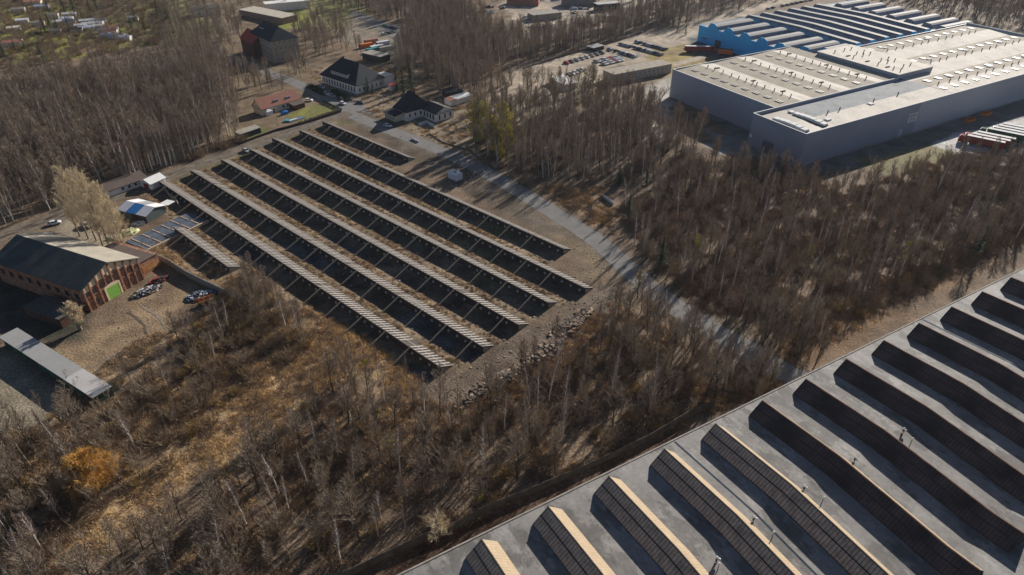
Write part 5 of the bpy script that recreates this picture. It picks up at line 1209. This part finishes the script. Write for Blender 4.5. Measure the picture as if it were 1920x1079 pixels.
# dry grass, bramble and litter tufts over the open ground and between the trees (nobody could count them)
def tuft(seed, n, h, w, r):
    rng = random.Random(seed); b = MB()
    for k in range(n):
        a = rng.uniform(0,6.28); p = Vector((math.cos(a), math.sin(a), 0))*r*rng.random()**.6; q = p+Vector((rng.gauss(0,.45)*h, rng.gauss(0,.45)*h, h*rng.uniform(.4,1.1))); ribbon(b, p-Vector((0,0,.05)), q, w, 0, rng)
    return b
TUF = {'tuft_gold': [], 'tuft_brown': []}
MTG = mat('dry_grass_blades', (0.74,0.53,0.29), var=.35, scale=.15, coords='Object'); MTB = mat('litter_brown', (0.36,0.255,0.17), var=.4, scale=.15)
for s_ in range(3):
    e_ = MB(); e_.tube([(0,0,0),(0,0,.05)],[.01,.005],3)
    reg('tuft_gold', s_, e_, tuft(700+s_, 60, .55, .09, .9), MTG, MTG, 1); reg('tuft_brown', s_, e_, tuft(710+s_, 70, .65, .08, 1.1), MTB, MTB, 1)
def tufts(px, n, kinds, seed, sc=(.6,1.5), clear=True):
    rng = random.Random(seed); P_ = GL(px); xs = [p[0] for p in P_]; ys = [p[1] for p in P_]; out = []
    while n > 0:
        x, y = rng.uniform(min(xs),max(xs)), rng.uniform(min(ys),max(ys)); n -= 1
        if not inpoly(x, y, P_): continue
        if math.sin(x*.31+seed)*math.sin(y*.27)+.5*math.sin(x*.09-y*.13) < rng.uniform(-.9,.7): continue
        if any(segd(x,y,a,b) < w_/2+.5 for R_, w_ in RD for a, b in zip(R_[:-1], R_[1:])): continue
        if any(inpoly(x, y, Q_) for Q_ in BLOCK[:3]): continue
        k = rng.choice(kinds); out.append((k, (x, y, zat(x,y), rng.uniform(*sc), rng.uniform(0,6.28), rng.randrange(3), '', '')))
    return out
TG, TB = 'tuft_gold', 'tuft_brown'; items = []
items += tufts([(560,570),(660,610),(800,710),(770,750),(650,720),(560,800),(430,900),(200,1040),(60,1100),(160,940),(330,840),(430,740)], 9000, [TG,TG,TG,TB], 1)
items += tufts([(430,560),(640,600),(640,700),(430,820),(300,900),(60,1079),(-60,1130),(-60,860),(60,800),(250,640)], 9000, [TG,TB,TB], 2)
items += tufts([(640,720),(860,765),(1130,560),(1330,650),(1470,720),(1290,790),(900,970),(640,1080),(350,1130),(200,1130)], 16000, [TB,TB,TG], 3)
items += tufts([(1290,800),(1400,735),(1920,450),(1990,400),(1600,560),(1480,640),(1400,700)], 5000, [TB,TB,TG], 4)
items += tufts([(1150,400),(1300,300),(1930,290),(1990,420),(1500,640),(1290,580)], 12000, [TB], 5, (.8,2))
items += tufts([(260,470),(345,425),(430,500),(460,550),(400,545),(330,505)], 1600, [TG,TB], 6)
items += tufts([(1010,350),(1130,350),(1160,400),(1150,440),(1090,420)], 1400, [TG,TB], 7)
items += tufts([(560,130),(800,120),(905,200),(890,300),(790,255),(640,190)], 3500, [TG,TB], 8)
for b_, s0q, e0q in ROWS:                                                # weeds on the strips between the canopies
    rng = random.Random(int(-b_)); 
    for k in range(int((e0q-s0q)*4.0)):
        u_ = rng.uniform(s0q, e0q); v_ = b_+CW+rng.uniform(6.3, 9.2); x, y = XY(u_, v_)
        if math.sin(u_*.17+b_)+rng.uniform(-1,1) > -.5: items.append((rng.choice([TG,TB,TB]), (x, y, zat(x,y), rng.uniform(.35,.8), rng.uniform(0,6.28), rng.randrange(3), '', '')))
forest('dry_grass', items)

# --- trees one can single out
def special(name, label, cat, x, y, T, C, tm, cm, extra=None, dz=0.0):
    p = G(x, y); t = thing(name, label, cat, (*p, zat(*p)+dz), 0.3); T.build('trunk', tm, t); C.build('crown', cm, t)
    if extra: extra[1].build(extra[0], extra[2], t)
    return t
pn = ['leftmost','second from left','third from left','fourth from left','tallest middle','second from right','rightmost leaning']
for k, (x, y, h) in enumerate([(150,443,17),(166,448,21),(181,452,20),(193,462,22),(207,467,22),(218,462,18),(237,476,17)]):
    h *= 1.3; T, C = bare_tree(500+k, h, .25, 50, 1.4, .12, .28, 1.2, 9, 10, .045, .02, cr=4); special('poplar_tree', f'{pn[k]} pale tan poplar in the sunlit row behind the brick hall', 'poplar', x, y, T, C, M['barkp'], M['twigp'])
T, C = bare_tree(520, 9.5, .52, 70, .75, .08, .22, 1.3, 12, 13, .06, .02, droop=.10, cr=4)
special('willow_tree', 'round golden orange willow in the lower left wood', 'willow', 180, 912, T, C, M['twigo'], M['twigo'])
T, C = bare_tree(521, 5, .36, 34, .7, .15, .2, 1.4, 8, 9, .05, .02, droop=.10, cr=4)
special('willow_tree', 'smaller orange willow shrub just right of the golden willow', 'willow', 214, 897, T, C, M['twigo'], M['twigo'])
for k, (x, y, h, lb) in enumerate([(560,632,13,'pale bare tree at the top of the golden slope casting a long shadow'),(535,612,12,'pale birch just left of the tree on the golden slope'),(85,1038,12,'white birch at the lower left beside the golden willow'),(178,1070,9,'white forked birch near the bottom left edge'),
        (290,312,17,'tallest white birch on the edge of the left wood by the track'),(322,300,17,'white birch with open crown on the left wood edge'),(232,330,15,'white birch nearest the poplars on the wood edge'),(252,345,9,'short white birch beside the track'),(95,395,12,'white birch beyond the parked car at the left edge'),(250,830,9,'white forked birch beside the long shed')]):
    plant(B, x, y, h, lb, 'birch', v_=k % 5)
# pollarded tree at the brick hall, white ball tree at the fence
T, C = bare_tree(530, 10, .42, 60, 1.6, .12, .45, 1.1, 9, 9, .06, .02, cr=4, multi=3); special('pollarded_tree', 'stout ivy covered pollard tree at the corner of the brick hall', 'tree', 150, 618, T, C, M['barkp'], M['twigp'])
T, C = bare_tree(531, 8.5, .42, 30, .5, .15, .16, 1.1, 7, 8, .045, .02, cr=4); special('bare_tree', 'wide pale bare tree growing against the concrete fence', 'tree', 822, 1015, T, C, M['barkp'], M['twigp'])
# mistletoe trees
def mistle_tree(x, y, h, n, seed, label, kindv=0, ivy=False):
    t = plant(T_, x, y, h, label, 'tree', v_=kindv, name='mistletoe_tree'); rng = random.Random(seed); b = MB(); s_ = h/14
    for k in range(n):
        z = rng.uniform(.35,.95)*14; r_ = rng.uniform(0,.14)*14*(1.1-z/14); a = rng.uniform(0,6.28); q = rng.uniform(.35,.85)/s_
        leafball(b, (r_*math.cos(a), r_*math.sin(a), z), q, 90, rng, .16/s_)
    if ivy:
        for k in range(46): leafball(b, (rng.gauss(0,.8), rng.gauss(0,.8), rng.uniform(.05,.85)*14), rng.uniform(.5,1.2)/s_, 70, rng, .22/s_)
    b.build('mistletoe', M['mistle'] if not ivy else mat('ivy_%d' % seed, (0.50+.1*rng.random(),0.46,0.05), var=.4, scale=1.2), t); return t
ml = [(888,262,21,10,'leftmost ivy clad tall tree of the green group by the road',1),(897,270,23,10,'second ivy clad tall tree of the group by the road',1),(910,265,21,9,'third ivy clad tree of the group by the road',1),(925,290,20,9,'fourth ivy clad tree, yellow green to the ground',1),(938,300,20,9,'fifth ivy clad tree of the group by the road',1),(952,285,21,9,'rightmost ivy clad tree of the group by the road',1),(945,262,20,8,'ivy clad tree behind the group by the road',1),
      (1110,178,17,14,'dark mistletoe laden tree below the parked cars',0),(1095,180,15,12,'left neighbour of the mistletoe laden tree below the parked cars',0),(1040,205,11,9,'tree full of dark mistletoe balls in front of the pale plot',0),(1000,215,10,5,'small tree with dark mistletoe at the pale plot',0),
      (1300,500,12,9,'mistletoe laden tree left of centre in the right hand wood',0),(1510,520,12,8,'tree with yellow green mistletoe clusters in the right hand wood',0),(1630,490,11,4,'tree with one bright mistletoe ball in the right hand wood',0),(1690,500,11,3,'tree with small mistletoe near the near hall strip',0),(1195,560,11,6,'mistletoe dotted tree by the road bend',0),(1160,590,11,4,'mistletoe tree left of the road bend',0),
      (690,735,13,2,'dark stemmed tree with one mistletoe ball below the nearest canopy',0),(712,815,12,2,'tree with a mistletoe ball above a yellow one',0),(735,880,11,2,'tree with two yellow mistletoe balls in the lower wood',0),(865,800,9,1,'slim tree with one yellow mistletoe ball below the rubble',0),(904,958,9,1,'bare pole tree with one yellow ball by the fence',0)]
for k, (x, y, h, n, lb, iv) in enumerate(ml): mistle_tree(x, y, h, n, 600+k, lb, k % 6, bool(iv))
for k, (x, y, h, lb) in enumerate([(1212,345,10,'dark conifer at the lower edge of the central birch stand'),(1160,345,9,'dark conifer left of the larger one below the birches'),(1365,345,8,'low green conifer beside the loading yard'),(1385,360,7,'second low green conifer beside the loading yard'),(690,175,9,'bushy evergreen in front of the white office'),(700,180,7,'small evergreen beside the bushy one at the office'),(757,178,15,'tall dark spruce behind the black mansard house'),(745,172,13,'dark spruce left of the tallest one behind the mansard house'),(773,172,13,'dark spruce right of the tallest one behind the mansard house'),
      (778,57,8,'small lone spruce by the car lot up in the woods'),(593,100,9,'dark round evergreen behind the white office'),(570,125,7,'lone evergreen on the golden verge'),(85,60,12,'left dark spruce of the pair in the garden colony'),(97,58,12,'right dark spruce of the pair in the garden colony'),(140,22,14,'tall dark spruce near the top edge'),(122,25,13,'dark spruce left of the tallest near the top edge'),(172,30,12,'broad dark pine above the garden sheds'),(250,62,11,'dark pine right of the garden sheds'),(57,105,6,'round dark bush in the lower garden colony'),(1270,60,9,'dark evergreen by the road left of the blue hall'),(1285,66,8,'second dark evergreen by the road left of the blue hall'),(75,85,6,'dark bush in the garden colony'),(30,95,7,'dark hedge tree at the left edge gardens')]):
    plant('conifer', x, y, h, lb, 'conifer', v_=k % 3)
# hedges, lawn bushes
def hedge(label, px, h, w_, m, seed, group=None):
    pts = GL(px); rng = random.Random(seed); b = MB(); o = pts[0]; t = thing('hedge', label, 'hedge', (*o,0), 0, group)
    for p, q in zip(pts[:-1], pts[1:]):
        L_ = math.dist(p,q); n = int(L_*34*w_)
        for k in range(n):
            f = rng.random(); c = Vector((p[0]+(q[0]-p[0])*f-o[0]+rng.uniform(-w_,w_)*.5, p[1]+(q[1]-p[1])*f-o[1]+rng.uniform(-w_,w_)*.5, rng.uniform(0,h)))
            u = Vector((rng.gauss(0,1),rng.gauss(0,1),rng.gauss(0,1))).normalized()*.28; v = u.cross(Vector((rng.gauss(0,1),rng.gauss(0,1),1))).normalized()*.2; b.face([c+u,c+v,c-u,c-v])
    b.build('foliage', m, t); return t
hedge('brown green hedge along the garden side of the dirt track', [(548,238),(575,229),(605,219),(637,209)], 1.3, 1.2, M['twigs'], 1)
hedge('dark hedge beside the road corner at the cottage lawn', [(605,192),(622,200),(640,208)], 1.3, 1.2, M['needle'], 2)
hedge('dark evergreen hedge bed left in front of the white office', [(580,163),(595,170),(608,178)], 1.4, 4, M['needle'], 3)
hedge('dark evergreen hedge bed right in front of the white office', [(625,172),(640,182),(655,190)], 1.4, 3, M['needle'], 4)
hedge('dark hedge line crossing the garden colony', [(50,68),(110,62),(150,55)], 2, 2, M['needle'], 5)
hedge('lower dark hedge in the garden colony', [(20,95),(70,85),(90,84)], 2, 2, M['ivy'], 6)
hedge('reddish dense hedge right of the cream store', [(800,90),(830,84),(845,80)], 3, 6, mat('red_hedge',(0.12,0.05,0.05),var=.3), 7)
# garden colony sheds
gs_ = [(112,42,'pale',9,5,20,'lav'),(120,47,'blue grey',8,4,20,'monb'),(150,46,'white',11,4,20,'white'),(155,52,'white',8,4,15,'white'),(160,58,'pale grey',6,5,20,'lav'),(176,56,'white',6,4,30,'white'),(184,63,'pale',9,3,0,'white'),(200,64,'reddish',7,4,0,'terra'),(210,72,'grey',9,5,-10,'conc'),(94,64,'white',7,2.5,10,'white'),(185,70,'pink',7,4,0,'terra'),(132,62,'dark',8,4,10,'dark'),
       (45,10,'terracotta',12,8,20,'terra'),(22,24,'pale',9,5,20,'conc'),(5,88,'terracotta',11,8,20,'terra'),(118,33,'white',9,4,15,'white'),(90,34,'grey',7,4,15,'conc'),(65,18,'pale',10,4,10,'lav'),(240,40,'grey',7,4,20,'conc'),(140,55,'bright white',8,4,20,'white'),(168,50,'white',9,4,10,'white'),(148,60,'silver',7,4,20,'lav'),(190,72,'white',8,3,0,'white'),(222,76,'pale',8,4,0,'lav'),(100,48,'white',6,4,30,'white'),(205,58,'red',6,4,20,'terra'),(30,45,'white',8,5,20,'white'),(60,50,'grey',8,4,20,'conc'),(15,60,'pale',8,5,30,'cream'),(180,45,'blue',7,4,20,'monb')]
for k, (x, y, cn, L_, D_, az_, rm) in enumerate(gs_):
    gable_house('garden_shed', f'small {cn} roofed garden shed, '+('near the top left corner' if y < 30 else 'at the left picture edge' if x < 40 else 'in the cluster above the left wood'), 'garden shed', (*G(x,y),0), R(az_), L_, D_, 2.3, 3.2, M['wallw'] if k % 3 else M['cream'], M[rm], .3, group='sheds of the garden colony')
# kitchen garden of the cottage
sheet('lawn', [(556,232),(585,200),(622,198),(632,207),(600,217)], M['grass'], 0.05)
t = thing('garden_patio', 'grey patio with a covered pool in the cottage garden', 'patio', (*G(543,231),0), R(48)); b = MB(); b.box(0,9,0,3.4,-.2,.35); b.build('paving', M['monb'], t); b = MB(); b.box(.5,5,.4,1.6,.36,.8); b.build('cover', M['lav'], t)
t = thing('garden_trampoline', 'round turquoise trampoline pool in the cottage garden', 'paddling pool', (*G(539,228),0), 0); b = MB(); b.tube([(0,0,0),(0,0,.8)], [1.5,1.5], 14); b.build('ring', M['tealp'], t)
t = thing('covered_woodpile', 'blue covered garden stack in front of the cottage wall', 'garden stack', (*G(530,217),0), R(48)); b = MB(); b.box(0,3.6,0,1.6,0,1.3); b.dome((1.8,.8,1.3),1.8,.8,.5,n=10,m=2); b.build('cover', M['bluep'], t)

# ---------------------------------------------------------------- air
hz = MB(); hz.box(-900, 900, -60, 1500, -6, 140)
HZM = bpy.data.materials.new('haze'); HZM.use_nodes = True; n_ = HZM.node_tree.nodes; n_.remove(n_['Principled BSDF'])
pv = n_.new('ShaderNodeVolumePrincipled'); pv.inputs['Color'].default_value = (0.80,0.86,0.95,1); pv.inputs['Density'].default_value = 0.00005; pv.inputs['Anisotropy'].default_value = 0.3
HZM.node_tree.links.new(pv.outputs[0], n_['Material Output'].inputs['Volume'])
tag(hz.build('haze', HZM), kind='stuff')
